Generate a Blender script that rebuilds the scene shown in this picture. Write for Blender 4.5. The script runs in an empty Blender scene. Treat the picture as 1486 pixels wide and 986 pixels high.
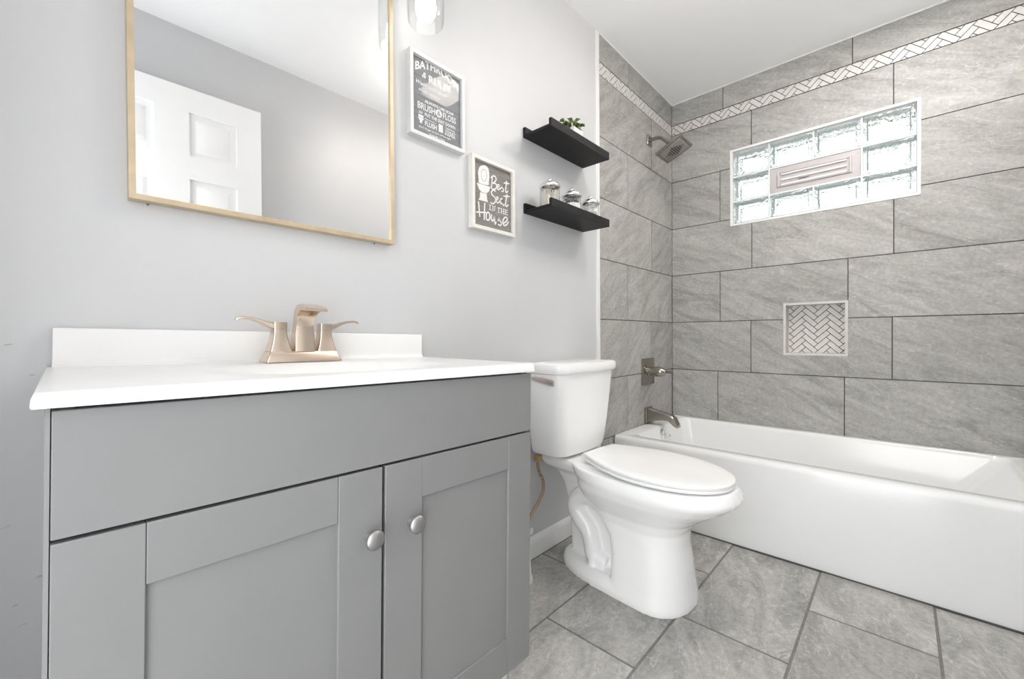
import bpy, bmesh, math, random
from mathutils import Vector, Matrix
random.seed(7)
S = bpy.context.scene
C = S.collection
PI = math.pi

# ------------------------------------------------------------------ camera
cam_d = bpy.data.cameras.new('camera')
cam = bpy.data.objects.new('camera', cam_d); C.objects.link(cam)
YAW, PITCH, ROLL, FPX = 0.7499, -0.0085, -0.006, 605.63
fw = Vector((math.cos(YAW)*math.cos(PITCH), math.sin(YAW)*math.cos(PITCH), math.sin(PITCH)))
rt = fw.cross(Vector((0, 0, 1))).normalized()
up = rt.cross(fw)
c_, s_ = math.cos(ROLL), math.sin(ROLL)
r2, u2 = rt*c_ + up*s_, up*c_ - rt*s_
mw = Matrix((r2, u2, -fw)).transposed().to_4x4()
mw.translation = (-2.76, -1.1124, 0.9151)
cam.matrix_world = mw
cam_d.sensor_fit = 'HORIZONTAL'; cam_d.sensor_width = 36.0
cam_d.lens = FPX/1486*36.0
cam_d.clip_start = 0.02
S.camera = cam

# ------------------------------------------------------------------ exposure
S.view_settings.view_transform = 'Standard'
S.view_settings.look = 'None'
S.view_settings.exposure = 0.17
S.view_settings.gamma = 1.0
S.view_settings.use_curve_mapping = False
S.cycles.use_denoising = True
S.cycles.max_bounces = 14
S.cycles.diffuse_bounces = 8
S.cycles.transmission_bounces = 12
S.cycles.transparent_max_bounces = 16
S.cycles.sample_clamp_indirect = 6.0

HALL_FILL = 4.8      # unseen brighter hall half of the world, added as fill through the doorway
SKY_WIN = 1.22      # overcast garden behind the glass blocks
CEIL_LAMP = 39.0
TUB_FILL = 86.0  # strength of the unseen fill lamp added near the tub
BULB = 3.2

# ------------------------------------------------------------------ node helpers
def new_mat(name):
    m = bpy.data.materials.new(name); m.use_nodes = True
    return m, m.node_tree, m.node_tree.nodes['Principled BSDF']
def N(nt, t, **kw):
    n = nt.nodes.new(t)
    for k, v in kw.items():
        if k in n.inputs.keys() if isinstance(k, str) else False:
            n.inputs[k].default_value = v
        else:
            setattr(n, k, v)
    return n
def L(nt, a, b): nt.links.new(a, b)
def ramp(nt, stops):
    n = nt.nodes.new('ShaderNodeValToRGB')
    e = n.color_ramp.elements
    while len(e) < len(stops): e.new(0.5)
    for el, (p, c) in zip(e, stops):
        el.position = p; el.color = (*c, 1) if len(c) == 3 else c
    return n
def simple(name, col, rough=0.5, metal=0.0, var=0.04, scale=30.0, bump=0.0, spec=0.5, coat=0.0):
    m, nt, b = new_mat(name)
    tc = N(nt, 'ShaderNodeTexCoord')
    ns = N(nt, 'ShaderNodeTexNoise'); ns.inputs['Scale'].default_value = scale; ns.inputs['Detail'].default_value = 5
    L(nt, tc.outputs['Object'], ns.inputs['Vector'])
    lo = tuple(max(0, c*(1-var)) for c in col); hi = tuple(min(1, c*(1+var)) for c in col)
    r = ramp(nt, [(0.3, lo), (0.7, hi)])
    L(nt, ns.outputs['Fac'], r.inputs['Fac']); L(nt, r.outputs['Color'], b.inputs['Base Color'])
    b.inputs['Roughness'].default_value = rough; b.inputs['Metallic'].default_value = metal
    b.inputs['Specular IOR Level'].default_value = spec
    b.inputs['Coat Weight'].default_value = coat
    if bump:
        bp = N(nt, 'ShaderNodeBump'); bp.inputs['Strength'].default_value = bump; bp.inputs['Distance'].default_value = 0.004
        L(nt, ns.outputs['Fac'], bp.inputs['Height']); L(nt, bp.outputs['Normal'], b.inputs['Normal'])
    return m
def brushed(name, col, rough=0.28, stretch=(4, 4, 120)):
    m, nt, b = new_mat(name)
    tc = N(nt, 'ShaderNodeTexCoord'); mp = N(nt, 'ShaderNodeMapping'); mp.inputs['Scale'].default_value = stretch
    ns = N(nt, 'ShaderNodeTexNoise'); ns.inputs['Scale'].default_value = 8; ns.inputs['Detail'].default_value = 3
    L(nt, tc.outputs['Object'], mp.inputs['Vector']); L(nt, mp.outputs['Vector'], ns.inputs['Vector'])
    r = ramp(nt, [(0.3, (rough*.92,)*3), (0.7, (rough*1.08,)*3)])
    L(nt, ns.outputs['Fac'], r.inputs['Fac']); L(nt, r.outputs['Color'], b.inputs['Roughness'])
    b.inputs['Base Color'].default_value = (*col, 1); b.inputs['Metallic'].default_value = 1
    return m
def thin_glass(name, tint=(1, 1, 1), ior=1.45, rough=0.0):
    m = bpy.data.materials.new(name); m.use_nodes = True
    nt = m.node_tree; nt.nodes.clear()
    out = N(nt, 'ShaderNodeOutputMaterial'); mx = N(nt, 'ShaderNodeMixShader')
    tr = N(nt, 'ShaderNodeBsdfTransparent'); gl = N(nt, 'ShaderNodeBsdfGlossy'); fr = N(nt, 'ShaderNodeLayerWeight')
    tr.inputs['Color'].default_value = (*tint, 1); gl.inputs['Roughness'].default_value = rough
    fr.inputs['Blend'].default_value = .5
    pw = N(nt, 'ShaderNodeMath', operation='POWER'); pw.inputs[1].default_value = 5.0
    mr = N(nt, 'ShaderNodeMapRange'); f0 = ((ior-1)/(ior+1))**2; mr.inputs['To Min'].default_value = f0; mr.inputs['To Max'].default_value = .9
    L(nt, fr.outputs['Facing'], pw.inputs[0]); L(nt, pw.outputs[0], mr.inputs['Value'])
    L(nt, mr.outputs[0], mx.inputs['Fac']); L(nt, tr.outputs[0], mx.inputs[1]); L(nt, gl.outputs[0], mx.inputs[2])
    L(nt, mx.outputs[0], out.inputs['Surface'])
    return m
def emissive(name, col, strength):
    m, nt, b = new_mat(name)
    b.inputs['Base Color'].default_value = (*col, 1)
    b.inputs['Emission Color'].default_value = (*col, 1); b.inputs['Emission Strength'].default_value = strength
    return m

# ------------------------------------------------------------------ world: overcast garden greens at the window, added fill on the hall side
W = bpy.data.worlds.new('world'); S.world = W; W.use_nodes = True
nt = W.node_tree; nt.nodes.clear()
wo = N(nt, 'ShaderNodeOutputWorld'); bg = N(nt, 'ShaderNodeBackground')
tc = N(nt, 'ShaderNodeTexCoord'); sx = N(nt, 'ShaderNodeSeparateXYZ')
L(nt, tc.outputs['Generated'], sx.inputs[0])
side = N(nt, 'ShaderNodeMapRange'); side.inputs['From Min'].default_value = -0.25; side.inputs['From Max'].default_value = 0.05
side.inputs['To Min'].default_value = HALL_FILL; side.inputs['To Max'].default_value = SKY_WIN
L(nt, sx.outputs['X'], side.inputs['Value'])
gn = N(nt, 'ShaderNodeTexNoise'); gn.inputs['Scale'].default_value = 7; gn.inputs['Detail'].default_value = 4
L(nt, tc.outputs['Generated'], gn.inputs['Vector'])
gr = ramp(nt, [(0.34, (0.58, 0.70, 0.64)), (0.48, (0.90, 0.96, 0.945)), (0.62, (1, 1, 1))])
L(nt, gn.outputs['Fac'], gr.inputs['Fac'])
pos = N(nt, 'ShaderNodeMapRange'); pos.inputs['From Min'].default_value = 0.0; pos.inputs['From Max'].default_value = 0.2
L(nt, sx.outputs['X'], pos.inputs['Value'])
mxw = N(nt, 'ShaderNodeMix'); mxw.data_type = 'RGBA'
mxw.inputs['A'].default_value = (0.97, 0.985, 1.0, 1)
L(nt, pos.outputs[0], mxw.inputs['Factor']); L(nt, gr.outputs['Color'], mxw.inputs['B'])
L(nt, mxw.outputs['Result'], bg.inputs['Color']); L(nt, side.outputs[0], bg.inputs['Strength'])
L(nt, bg.outputs[0], wo.inputs['Surface'])

# ------------------------------------------------------------------ materials
def wall_paint():
    m, nt, b = new_mat('wall_paint')
    tc = N(nt, 'ShaderNodeTexCoord')
    n1 = N(nt, 'ShaderNodeTexNoise'); n1.inputs['Scale'].default_value = 2.2; n1.inputs['Detail'].default_value = 3
    n2 = N(nt, 'ShaderNodeTexNoise'); n2.inputs['Scale'].default_value = 16; n2.inputs['Detail'].default_value = 8; n2.inputs['Roughness'].default_value = .6
    L(nt, tc.outputs['Object'], n1.inputs['Vector']); L(nt, tc.outputs['Object'], n2.inputs['Vector'])
    r = ramp(nt, [(0.3, (0.585, 0.589, 0.598)), (0.7, (0.612, 0.616, 0.624))])
    L(nt, n1.outputs['Fac'], r.inputs['Fac']); L(nt, r.outputs['Color'], b.inputs['Base Color'])
    b.inputs['Roughness'].default_value = 0.42
    bp = N(nt, 'ShaderNodeBump'); bp.inputs['Strength'].default_value = 0.10; bp.inputs['Distance'].default_value = 0.006
    L(nt, n2.outputs['Fac'], bp.inputs['Height']); L(nt, bp.outputs['Normal'], b.inputs['Normal'])
    return m
def stone(name, cols, axis, rough=0.58, grain=1.0):
    """Slate-look porcelain: each tile shifts the pattern by its own random offset (tile_id)."""
    m, nt, b = new_mat(name)
    tc = N(nt, 'ShaderNodeTexCoord'); at = N(nt, 'ShaderNodeAttribute', attribute_name='tile_id')
    sc = N(nt, 'ShaderNodeVectorMath', operation='SCALE'); sc.inputs['Scale'].default_value = 13.0
    L(nt, at.outputs['Vector'], sc.inputs[0])
    ad = N(nt, 'ShaderNodeVectorMath', operation='ADD')
    L(nt, tc.outputs['Object'], ad.inputs[0]); L(nt, sc.outputs[0], ad.inputs[1])
    mp = N(nt, 'ShaderNodeMapping')
    rot = {'x': (math.radians(-24), 0, 0), 'y': (0, math.radians(38), 0), 'z': (0, 0, math.radians(-14))}[axis]
    scl = {'x': (1, 1.7, 7.5), 'y': (1.9, 1, 7.0), 'z': (2.0, 4.4, 1)}[axis]
    m1 = N(nt, 'ShaderNodeMapping'); m1.inputs['Rotation'].default_value = rot
    mp.inputs['Scale'].default_value = scl
    L(nt, ad.outputs[0], m1.inputs['Vector']); L(nt, m1.outputs[0], mp.inputs['Vector'])
    big = N(nt, 'ShaderNodeTexNoise'); big.inputs['Scale'].default_value = 1.7; big.inputs['Detail'].default_value = 12
    big.inputs['Roughness'].default_value = .70; big.inputs['Distortion'].default_value = 1.1
    L(nt, mp.outputs[0], big.inputs['Vector'])
    vein = N(nt, 'ShaderNodeTexNoise'); vein.inputs['Scale'].default_value = 2.1; vein.inputs['Detail'].default_value = 6
    vein.inputs['Roughness'].default_value = .5; vein.inputs['Distortion'].default_value = 1.8
    L(nt, mp.outputs[0], vein.inputs['Vector'])
    fine = N(nt, 'ShaderNodeTexNoise'); fine.inputs['Scale'].default_value = 70; fine.inputs['Detail'].default_value = 6; fine.inputs['Roughness'].default_value = .7
    L(nt, ad.outputs[0], fine.inputs['Vector'])
    r1 = ramp(nt, [(0.28, cols[0]), (0.46, cols[1]), (0.56, cols[2]), (0.74, cols[3])])
    L(nt, big.outputs['Fac'], r1.inputs['Fac'])
    rv = ramp(nt, [(0.488, (0, 0, 0)), (0.5, (1, 1, 1)), (0.512, (0, 0, 0))])
    L(nt, vein.outputs['Fac'], rv.inputs['Fac'])
    vm = N(nt, 'ShaderNodeMath', operation='MULTIPLY'); vm.inputs[1].default_value = 0.6
    L(nt, rv.outputs['Color'], vm.inputs[0])
    mx = N(nt, 'ShaderNodeMix'); mx.data_type = 'RGBA'
    L(nt, vm.outputs[0], mx.inputs['Factor']); L(nt, r1.outputs['Color'], mx.inputs['A']); mx.inputs['B'].default_value = (*cols[4], 1)
    rf = ramp(nt, [(0.33, (0.72,)*3), (0.67, (1.20,)*3)])
    L(nt, fine.outputs['Fac'], rf.inputs['Fac'])
    mu = N(nt, 'ShaderNodeMix'); mu.data_type = 'RGBA'; mu.blend_type = 'MULTIPLY'; mu.inputs['Factor'].default_value = .55*grain
    L(nt, mx.outputs['Result'], mu.inputs['A']); L(nt, rf.outputs['Color'], mu.inputs['B'])
    # a small overall shade difference from tile to tile
    sp = N(nt, 'ShaderNodeSeparateXYZ'); L(nt, at.outputs['Vector'], sp.inputs[0])
    tr = N(nt, 'ShaderNodeMapRange'); tr.inputs['To Min'].default_value = .93; tr.inputs['To Max'].default_value = 1.06
    L(nt, sp.outputs['X'], tr.inputs['Value'])
    ms = N(nt, 'ShaderNodeVectorMath', operation='SCALE')
    L(nt, mu.outputs['Result'], ms.inputs[0]); L(nt, tr.outputs[0], ms.inputs['Scale'])
    L(nt, ms.outputs[0], b.inputs['Base Color'])
    b.inputs['Roughness'].default_value = rough; b.inputs['Specular IOR Level'].default_value = .35
    bp = N(nt, 'ShaderNodeBump'); bp.inputs['Strength'].default_value = 0.25; bp.inputs['Distance'].default_value = 0.003
    L(nt, big.outputs['Fac'], bp.inputs['Height']); L(nt, bp.outputs['Normal'], b.inputs['Normal'])
    return m
WALLC = [(0.246, 0.241, 0.224), (0.361, 0.354, 0.335), (0.415, 0.408, 0.389), (0.487, 0.48, 0.46), (0.578, 0.568, 0.544)]
FLOORC = [(0.21, 0.203, 0.189), (0.34, 0.334, 0.314), (0.42, 0.411, 0.39), (0.503, 0.495, 0.472), (0.587, 0.577, 0.55)]
M = dict(
    paint=wall_paint(),
    ceiling=simple('ceiling_paint', (0.95, 0.952, 0.96), .8, var=.01, scale=8, bump=.03),
    tile_x=stone('wall_tile_window_side', WALLC, 'x'),
    tile_y=stone('wall_tile_faucet_side', WALLC, 'y'),
    tile_z=stone('floor_tile', FLOORC, 'z', .45, 1.2),
    grout=simple('wall_grout', (0.10, 0.096, 0.088), .9, var=.12, scale=60),
    floor_grout=simple('floor_grout', (0.205, 0.195, 0.18), .9, var=.12, scale=60),
    mosaic=simple('mosaic_marble', (0.66, 0.645, 0.61), .35, var=.06, scale=45),
    mosaic_grout=simple('mosaic_grout', (0.075, 0.072, 0.066), .9),
    white_trim=simple('white_trim_paint', (0.80, 0.80, 0.795), .35, var=.015, scale=12),
    porcelain=simple('white_porcelain', (0.92, 0.92, 0.915), .09, var=.008, scale=6, coat=.3),
    seat=simple('white_seat_plastic', (0.92, 0.92, 0.915), .22, var=.008, scale=6),
    tub=simple('white_tub_enamel', (0.87, 0.875, 0.87), .14, var=.01, scale=5, coat=.2),
    marble=simple('white_cultured_marble', (0.82, 0.82, 0.815), .28, var=.006, scale=6),
    cabinet=simple('grey_cabinet_paint', (0.214, 0.214, 0.215), .42, var=.02, scale=9),
    carcass=simple('cabinet_side_panel', (0.24, 0.24, 0.245), .45, var=.03, scale=14),
    kick=simple('pale_toe_kick', (0.62, 0.62, 0.61), .5, var=.02),
    gap=simple('door_gap_shade', (0.05, 0.05, 0.05), .9),  # shade of the gaps between the fronts, put into the colour
    nickel=brushed('brushed_nickel', (0.36, 0.335, 0.30), .22),
    knob=simple('satin_knob_metal', (0.40, 0.395, 0.39), .46, 1.0, var=.02),
    champagne=simple('champagne_bronze', (0.72, 0.60, 0.49), .25, 1.0, var=.02, scale=60),
    gold=simple('pale_gold_frame', (0.60, 0.485, 0.33), .36, .5, var=.10, scale=25),
    chrome=brushed('chrome', (0.86, 0.85, 0.84), .24),
    brass=simple('brass_fitting', (0.50, 0.36, 0.18), .35, .9, var=.1),
    mirror=None,
    shelf=simple('black_stained_wood', (0.010, 0.010, 0.0105), .6, var=.35, scale=40, bump=.08, spec=.3),
    door=simple('white_door_paint', (0.86, 0.86, 0.86), .4, var=.01, scale=8),
    pot=simple('white_ceramic_pot', (0.80, 0.80, 0.79), .3, var=.02),
    soil=simple('dark_soil', (0.03, 0.024, 0.018), .95, var=.4, scale=200),
    cotton=simple('cotton_wool', (0.82, 0.80, 0.77), .95, var=.05, scale=120, bump=.4),
    swab=simple('swab_stick', (0.80, 0.74, 0.64), .8, var=.08, scale=90),
    dark_bits=simple('dark_jar_pieces', (0.10, 0.10, 0.115), .5, var=.5, scale=160),
    frame_white=simple('whitewashed_frame', (0.76, 0.735, 0.69), .5, var=.05, scale=30),
    frame_silver=simple('pale_silver_frame', (0.66, 0.665, 0.66), .4, var=.05, scale=30),
    letter=simple('white_lettering', (0.84, 0.83, 0.81), .7, var=.02),
    vent=simple('window_vent_vinyl', (0.50, 0.465, 0.465), .45, var=.02),
    mortar=simple('window_mortar', (0.74, 0.78, 0.79), .6, var=.04),
    clear=thin_glass('clear_glass', (.97, .975, .975)),
    sheet=thin_glass('picture_glass', (1, 1, 1), 1.105),
    bulb=emissive('lit_bulb', (1.0, 0.965, 0.92), BULB),
    lamp=emissive('lit_ceiling_glass', (1.0, 0.92, 0.84), CEIL_LAMP),
    tub_fill=emissive('tub_fill_glow', (1.0, 0.975, 0.945), TUB_FILL),
    rubber=simple('white_plastic', (0.80, 0.80, 0.79), .4, var=.01),
)
mm, nt, b = new_mat('mirror_silver'); b.inputs['Metallic'].default_value = 1; b.inputs['Roughness'].default_value = 0.012
b.inputs['Base Color'].default_value = (0.90, 0.905, 0.905, 1); M['mirror'] = mm
# braided supply hose
mm, nt, b = new_mat('braided_hose'); b.inputs['Metallic'].default_value = .8; b.inputs['Roughness'].default_value = .4
tc = N(nt, 'ShaderNodeTexCoord'); wv = N(nt, 'ShaderNodeTexWave'); wv.inputs['Scale'].default_value = 90; wv.inputs['Distortion'].default_value = 2
wv.bands_direction = 'DIAGONAL'; L(nt, tc.outputs['Object'], wv.inputs['Vector'])
r = ramp(nt, [(0.2, (0.25, 0.16, 0.10)), (0.8, (0.56, 0.43, 0.33))]); L(nt, wv.outputs['Fac'], r.inputs['Fac']); L(nt, r.outputs[0], b.inputs['Base Color']); M['hose'] = mm
# leaves
mm, nt, b = new_mat('leaf_green'); tc = N(nt, 'ShaderNodeTexCoord'); ns = N(nt, 'ShaderNodeTexNoise'); ns.inputs['Scale'].default_value = 55
L(nt, tc.outputs['Object'], ns.inputs['Vector'])
r = ramp(nt, [(0.35, (0.07, 0.13, 0.045)), (0.5, (0.26, 0.36, 0.13)), (0.65, (0.60, 0.63, 0.36))]); L(nt, ns.outputs['Fac'], r.inputs['Fac'])
L(nt, r.outputs[0], b.inputs['Base Color']); b.inputs['Roughness'].default_value = .45; M['leaf'] = mm
# wood plank print of the signs
def plank(name, a, bcol, seam):
    m, nt, b = new_mat(name)
    tc = N(nt, 'ShaderNodeTexCoord'); mp = N(nt, 'ShaderNodeMapping'); mp.inputs['Scale'].default_value = (9, 9, 120)
    ns = N(nt, 'ShaderNodeTexNoise'); ns.inputs['Scale'].default_value = 3; ns.inputs['Detail'].default_value = 6
    L(nt, tc.outputs['Object'], mp.inputs['Vector']); L(nt, mp.outputs[0], ns.inputs['Vector'])
    r = ramp(nt, [(0.3, a), (0.7, bcol)]); L(nt, ns.outputs['Fac'], r.inputs['Fac'])
    sx = N(nt, 'ShaderNodeSeparateXYZ'); L(nt, tc.outputs['Object'], sx.inputs[0])
    md = N(nt, 'ShaderNodeMath', operation='PINGPONG'); md.inputs[1].default_value = .031
    L(nt, sx.outputs['Z'], md.inputs[0])
    lt = N(nt, 'ShaderNodeMath', operation='LESS_THAN'); lt.inputs[1].default_value = .0007; L(nt, md.outputs[0], lt.inputs[0])
    mx = N(nt, 'ShaderNodeMix'); mx.data_type = 'RGBA'; L(nt, lt.outputs[0], mx.inputs['Factor']); L(nt, r.outputs[0], mx.inputs['A']); mx.inputs['B'].default_value = (*seam, 1)
    L(nt, mx.outputs['Result'], b.inputs['Base Color']); b.inputs['Roughness'].default_value = .7
    return m
M['plank_grey'] = plank('grey_plank_print', (0.19, 0.195, 0.207), (0.275, 0.28, 0.297), (0.11, 0.11, 0.117))
M['plank_brown'] = plank('taupe_plank_print', (0.18, 0.165, 0.152), (0.285, 0.265, 0.247), (0.12, 0.11, 0.10))
# wavy glass block
mm, nt, b = new_mat('wavy_glass_block')
b.inputs['Base Color'].default_value = (0.965, 0.99, 0.982, 1); b.inputs['Transmission Weight'].default_value = 1
b.inputs['Roughness'].default_value = .04; b.inputs['IOR'].default_value = 1.45
tc = N(nt, 'ShaderNodeTexCoord'); ns = N(nt, 'ShaderNodeTexNoise'); ns.inputs['Scale'].default_value = 16; ns.inputs['Detail'].default_value = 2; ns.inputs['Distortion'].default_value = 1.5
L(nt, tc.outputs['Object'], ns.inputs['Vector'])
bp = N(nt, 'ShaderNodeBump'); bp.inputs['Strength'].default_value = .55; bp.inputs['Distance'].default_value = .02
L(nt, ns.outputs['Fac'], bp.inputs['Height']); L(nt, bp.outputs['Normal'], b.inputs['Normal']); M['block'] = mm

# ------------------------------------------------------------------ mesh helpers
ORG = {}
def obj(name, bm, mat, parent=None, org=(0, 0, 0), smooth=40, bevel=0, seg=2, kind=None):
    """Link bm (world coordinates, or the parent's own coordinates when the parent was made with local=True) as ONE mesh."""
    me = bpy.data.meshes.new(name)
    bmesh.ops.recalc_face_normals(bm, faces=bm.faces)
    o = bpy.data.objects.new(name, me); C.objects.link(o)
    if parent is not None:
        org = ORG[parent.name]; o.parent = parent
    else:
        o.location = org
    ORG[o.name] = Vector(org)
    if any(org): bmesh.ops.translate(bm, verts=bm.verts, vec=-Vector(org))
    bm.to_mesh(me); bm.free()
    me.materials.append(M[mat] if isinstance(mat, str) else mat)
    if smooth:
        for p in me.polygons: p.use_smooth = True
        me.set_sharp_from_angle(angle=math.radians(smooth))
    if bevel:
        md = o.modifiers.new('bevel', 'BEVEL'); md.width = bevel; md.segments = seg; md.limit_method = 'ANGLE'; md.angle_limit = math.radians(40)
        md.harden_normals = False
    if kind: o['kind'] = kind
    return o
def thing(name, label, cat, loc=(0, 0, 0), rot=(0, 0, 0), group=None, local=False, kind=None):
    o = bpy.data.objects.new(name, None); C.objects.link(o); o.empty_display_size = .05
    o.location = loc; o.rotation_euler = rot
    ORG[o.name] = Vector((0, 0, 0)) if local else Vector(loc)
    if kind: o['kind'] = kind
    if label: tag(o, label, cat, group)
    return o
def tag(o, label, cat, group=None):
    o['label'] = label; o['category'] = cat
    if group: o['group'] = group
    return o
def BM(): return bmesh.new()
def box(bm, x0, x1, y0, y1, z0, z1, mat=None):
    v = [bm.verts.new((x, y, z)) for z in (z0, z1) for y in (y0, y1) for x in (x0, x1)]
    if mat is not None:
        for q in v: q.co = mat @ q.co
    fs = [(0, 2, 3, 1), (4, 5, 7, 6), (0, 1, 5, 4), (2, 6, 7, 3), (0, 4, 6, 2), (1, 3, 7, 5)]
    for f in fs: bm.faces.new([v[i] for i in f])
    return v
def loft(bm, rings, cap0=True, cap1=True, close=True):
    vs = [[bm.verts.new(p) for p in r] for r in rings]
    n = len(rings[0])
    for a, b in zip(vs, vs[1:]):
        for i in range(n if close else n-1):
            j = (i+1) % n
            bm.faces.new((a[i], a[j], b[j], b[i]))
    if cap0: bm.faces.new(vs[0][::-1])
    if cap1: bm.faces.new(vs[-1])
    return vs
def rrect(x0, x1, y0, y1, r, z, n=6):
    pts = []
    for cx, cy, a0 in ((x1-r, y1-r, 0), (x0+r, y1-r, 90), (x0+r, y0+r, 180), (x1-r, y0+r, 270)):
        for k in range(n+1):
            a = math.radians(a0+90*k/n); pts.append((cx+r*math.cos(a), cy+r*math.sin(a), z))
    return pts
def frame_of(d):
    d = d.normalized(); a = Vector((0, 0, 1)) if abs(d.z) < .9 else Vector((0, 1, 0))
    u = d.cross(a).normalized(); return u, u.cross(d).normalized()
def catmull(pts, k=6):
    P = [Vector(p) for p in pts]; P = [P[0]*2-P[1]] + P + [P[-1]*2-P[-2]]
    out = []
    for i in range(1, len(P)-2):
        for j in range(k):
            t = j/k
            out.append(.5*((2*P[i]) + (P[i+1]-P[i-1])*t + (2*P[i-1]-5*P[i]+4*P[i+1]-P[i+2])*t*t + (3*P[i]-P[i-1]-3*P[i+1]+P[i+2])*t**3))
    out.append(P[-2]); return out
def tube(bm, pts, r, n=14, smooth=6, rend=None, aspect=None):
    """A round (or w x h) tube along a smoothed path; r is one radius or one per control point."""
    path = catmull(pts, smooth) if smooth > 1 and len(pts) > 2 else [Vector(p) for p in pts]
    m = len(path)
    rs = r if isinstance(r, (list, tuple)) else [r]*len(pts)
    def rad(i):
        t = i/(m-1)*(len(rs)-1); k = min(int(t), len(rs)-2); f = t-k
        return rs[k]*(1-f)+rs[k+1]*f
    rings = []; u = None
    for i, p in enumerate(path):
        d = path[min(i+1, m-1)]-path[max(i-1, 0)]
        if u is None: u, v = frame_of(d)
        else:
            u = (u - d.normalized()*u.dot(d.normalized())).normalized(); v = u.cross(d.normalized())
        q = rad(i)
        rings.append([p + (u*math.cos(2*PI*k/n) + v*math.sin(2*PI*k/n))*q for k in range(n)])
    loft(bm, rings)
def lathe(bm, prof, at=(0, 0, 0), axis=(0, 0, 1), n=32, cap=True):
    """prof = (radius, distance along the axis)."""
    d = Vector(axis).normalized(); u, v = frame_of(d); o = Vector(at)
    loft(bm, [[o + d*h + (u*math.cos(2*PI*k/n)+v*math.sin(2*PI*k/n))*max(r, 1e-5) for k in range(n)] for r, h in prof], cap, cap)
def prism(bm, poly, axis, a, b):
    """poly of 2-D points extruded along an axis from a to b."""
    f = {'x': lambda p, t: (t, p[0], p[1]), 'y': lambda p, t: (p[0], t, p[1]), 'z': lambda p, t: (p[0], p[1], t)}[axis]
    loft(bm, [[f(p, a) for p in poly], [f(p, b) for p in poly]])
def clip(poly, x0, x1, y0, y1):
    for ax, lim, sg in ((0, x0, 1), (0, x1, -1), (1, y0, 1), (1, y1, -1)):
        out = []
        for i, p in enumerate(poly):
            q = poly[(i+1) % len(poly)]
            dp, dq = (p[ax]-lim)*sg, (q[ax]-lim)*sg
            if dp >= 0: out.append(p)
            if dp*dq < 0:
                t = dp/(dp-dq); out.append((p[0]+(q[0]-p[0])*t, p[1]+(q[1]-p[1])*t))
        poly = out
        if len(poly) < 3: return []
    return poly
def herring(x0, x1, y0, y1, w, l, gap, ox=0, oy=0):
    """Herringbone pieces (polygons) clipped to a rectangle; w x l pieces at 45 degrees."""
    k = l//w; out = []; R = int(1.6*max(x1-x0, y1-y0)/w)+8
    ca = math.sqrt(.5); g = gap/2/w
    cx, cy = (x0+x1)/2+ox, (y0+y1)/2+oy
    def put(a, b, c, d):
        p = [(a+g, b+g), (c-g, b+g), (c-g, d-g), (a+g, d-g)]
        q = clip([(((x-y)*ca)*w+cx, ((x+y)*ca)*w+cy) for x, y in p], x0, x1, y0, y1)
        if q: out.append(q)
    for i in range(-R, R):
        for m in range(-(R//6)-2, R//6+2):
            x = i+2*k*m; put(x, i, x+k, i+1)
            c = i; r0 = c-2*k+1+2*k*m; put(c, r0, c+1, r0+k)
    return out
def cut_rect(r, h):
    """rectangle r minus rectangle h, as up to four rectangles."""
    a, b, c, d = r; e, f, g, i = h
    if b <= e or a >= f or d <= g or c >= i: return [r]
    out = []
    if a < e: out.append((a, e, c, d))
    if b > f: out.append((f, b, c, d))
    a2, b2 = max(a, e), min(b, f)
    if c < g: out.append((a2, b2, c, g))
    if d > i: out.append((a2, b2, i, d))
    return out
def tiles(name, axis, rows, span, step, level, thick, mat, parent, gap, holes=(), kind=None):
    """rows = (low, high, joint); tiles of length step laid along span; one mesh, one random tile_id per tile."""
    bm = BM(); lay = bm.verts.layers.float_vector.new('tile_id')
    for lo, hi, joint in rows:
        k0 = math.floor((span[0]-joint)/step)-1
        k = k0
        while joint+k*step < span[1]:
            a, b = max(joint+k*step+gap/2, span[0]), min(joint+(k+1)*step-gap/2, span[1]); k += 1
            if b-a < .004: continue
            rs = [(a, b, lo+gap/2, hi-gap/2)]
            for h in holes: rs = [q for r in rs for q in cut_rect(r, h)]
            tid = Vector((random.random(), random.random(), random.random()))
            for a2, b2, c2, d2 in rs:
                n0 = len(bm.verts)
                if axis == 'x': vs = box(bm, level, level+thick, a2, b2, c2, d2)
                elif axis == 'y': vs = box(bm, a2, b2, level, level+thick, c2, d2)
                else: vs = box(bm, a2, b2, c2, d2, level-thick, level)
                for v in vs: v[lay] = tid
    return obj(name, bm, mat, parent, smooth=0, kind=kind)

# ================================================================== SETTING
XL, YF, ZC = -3.06, -1.505, 2.4345
XA, XT = -0.783, -0.916           # tub apron, edge of the tiled part of the vanity wall
ROW = 0.3078
ZG = [2.2308] + [1.9213-ROW*k for k in range(5)] + [0.382]
# vanity wall (y = 0)
w = thing('wall_back', None, None, (XT, 0, 0), kind='structure')
bm = BM(); box(bm, XL-.12, XT-.0, 0.0, .12, 0, ZC); obj('painted_wall', bm, 'paint', w)
bm = BM(); box(bm, XT, .16, .006, .12, 0, ZC); obj('grout_backing', bm, 'grout', w)
rowsL = [(2.2973, ZC+.001, -.600), (ZG[1], ZG[0], -.3074), (ZG[2], ZG[1], -.613), (ZG[3], ZG[2], -.311), (ZG[4], ZG[3], -.6176), (ZG[5], ZG[4], -.326), (ZG[6], ZG[5], -.62), (.0755, .382, -.83), (0, .0755, -.62)]
tiles('tile_cladding', 'y', rowsL, (XT, -.0015), .6126, 0.0, .007, 'tile_y', w, .0042)
def mosaic(name, axis, u0, u1, z0, z1, level, thick, parent, ox=0, oy=0):
    bm = BM(); 
    for q in herring(u0, u1, z0, z1, .0262, .0786, .0033, ox, oy): prism(bm, q, axis, level, level+thick)
    return obj(name, bm, 'mosaic', parent, smooth=0)
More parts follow.
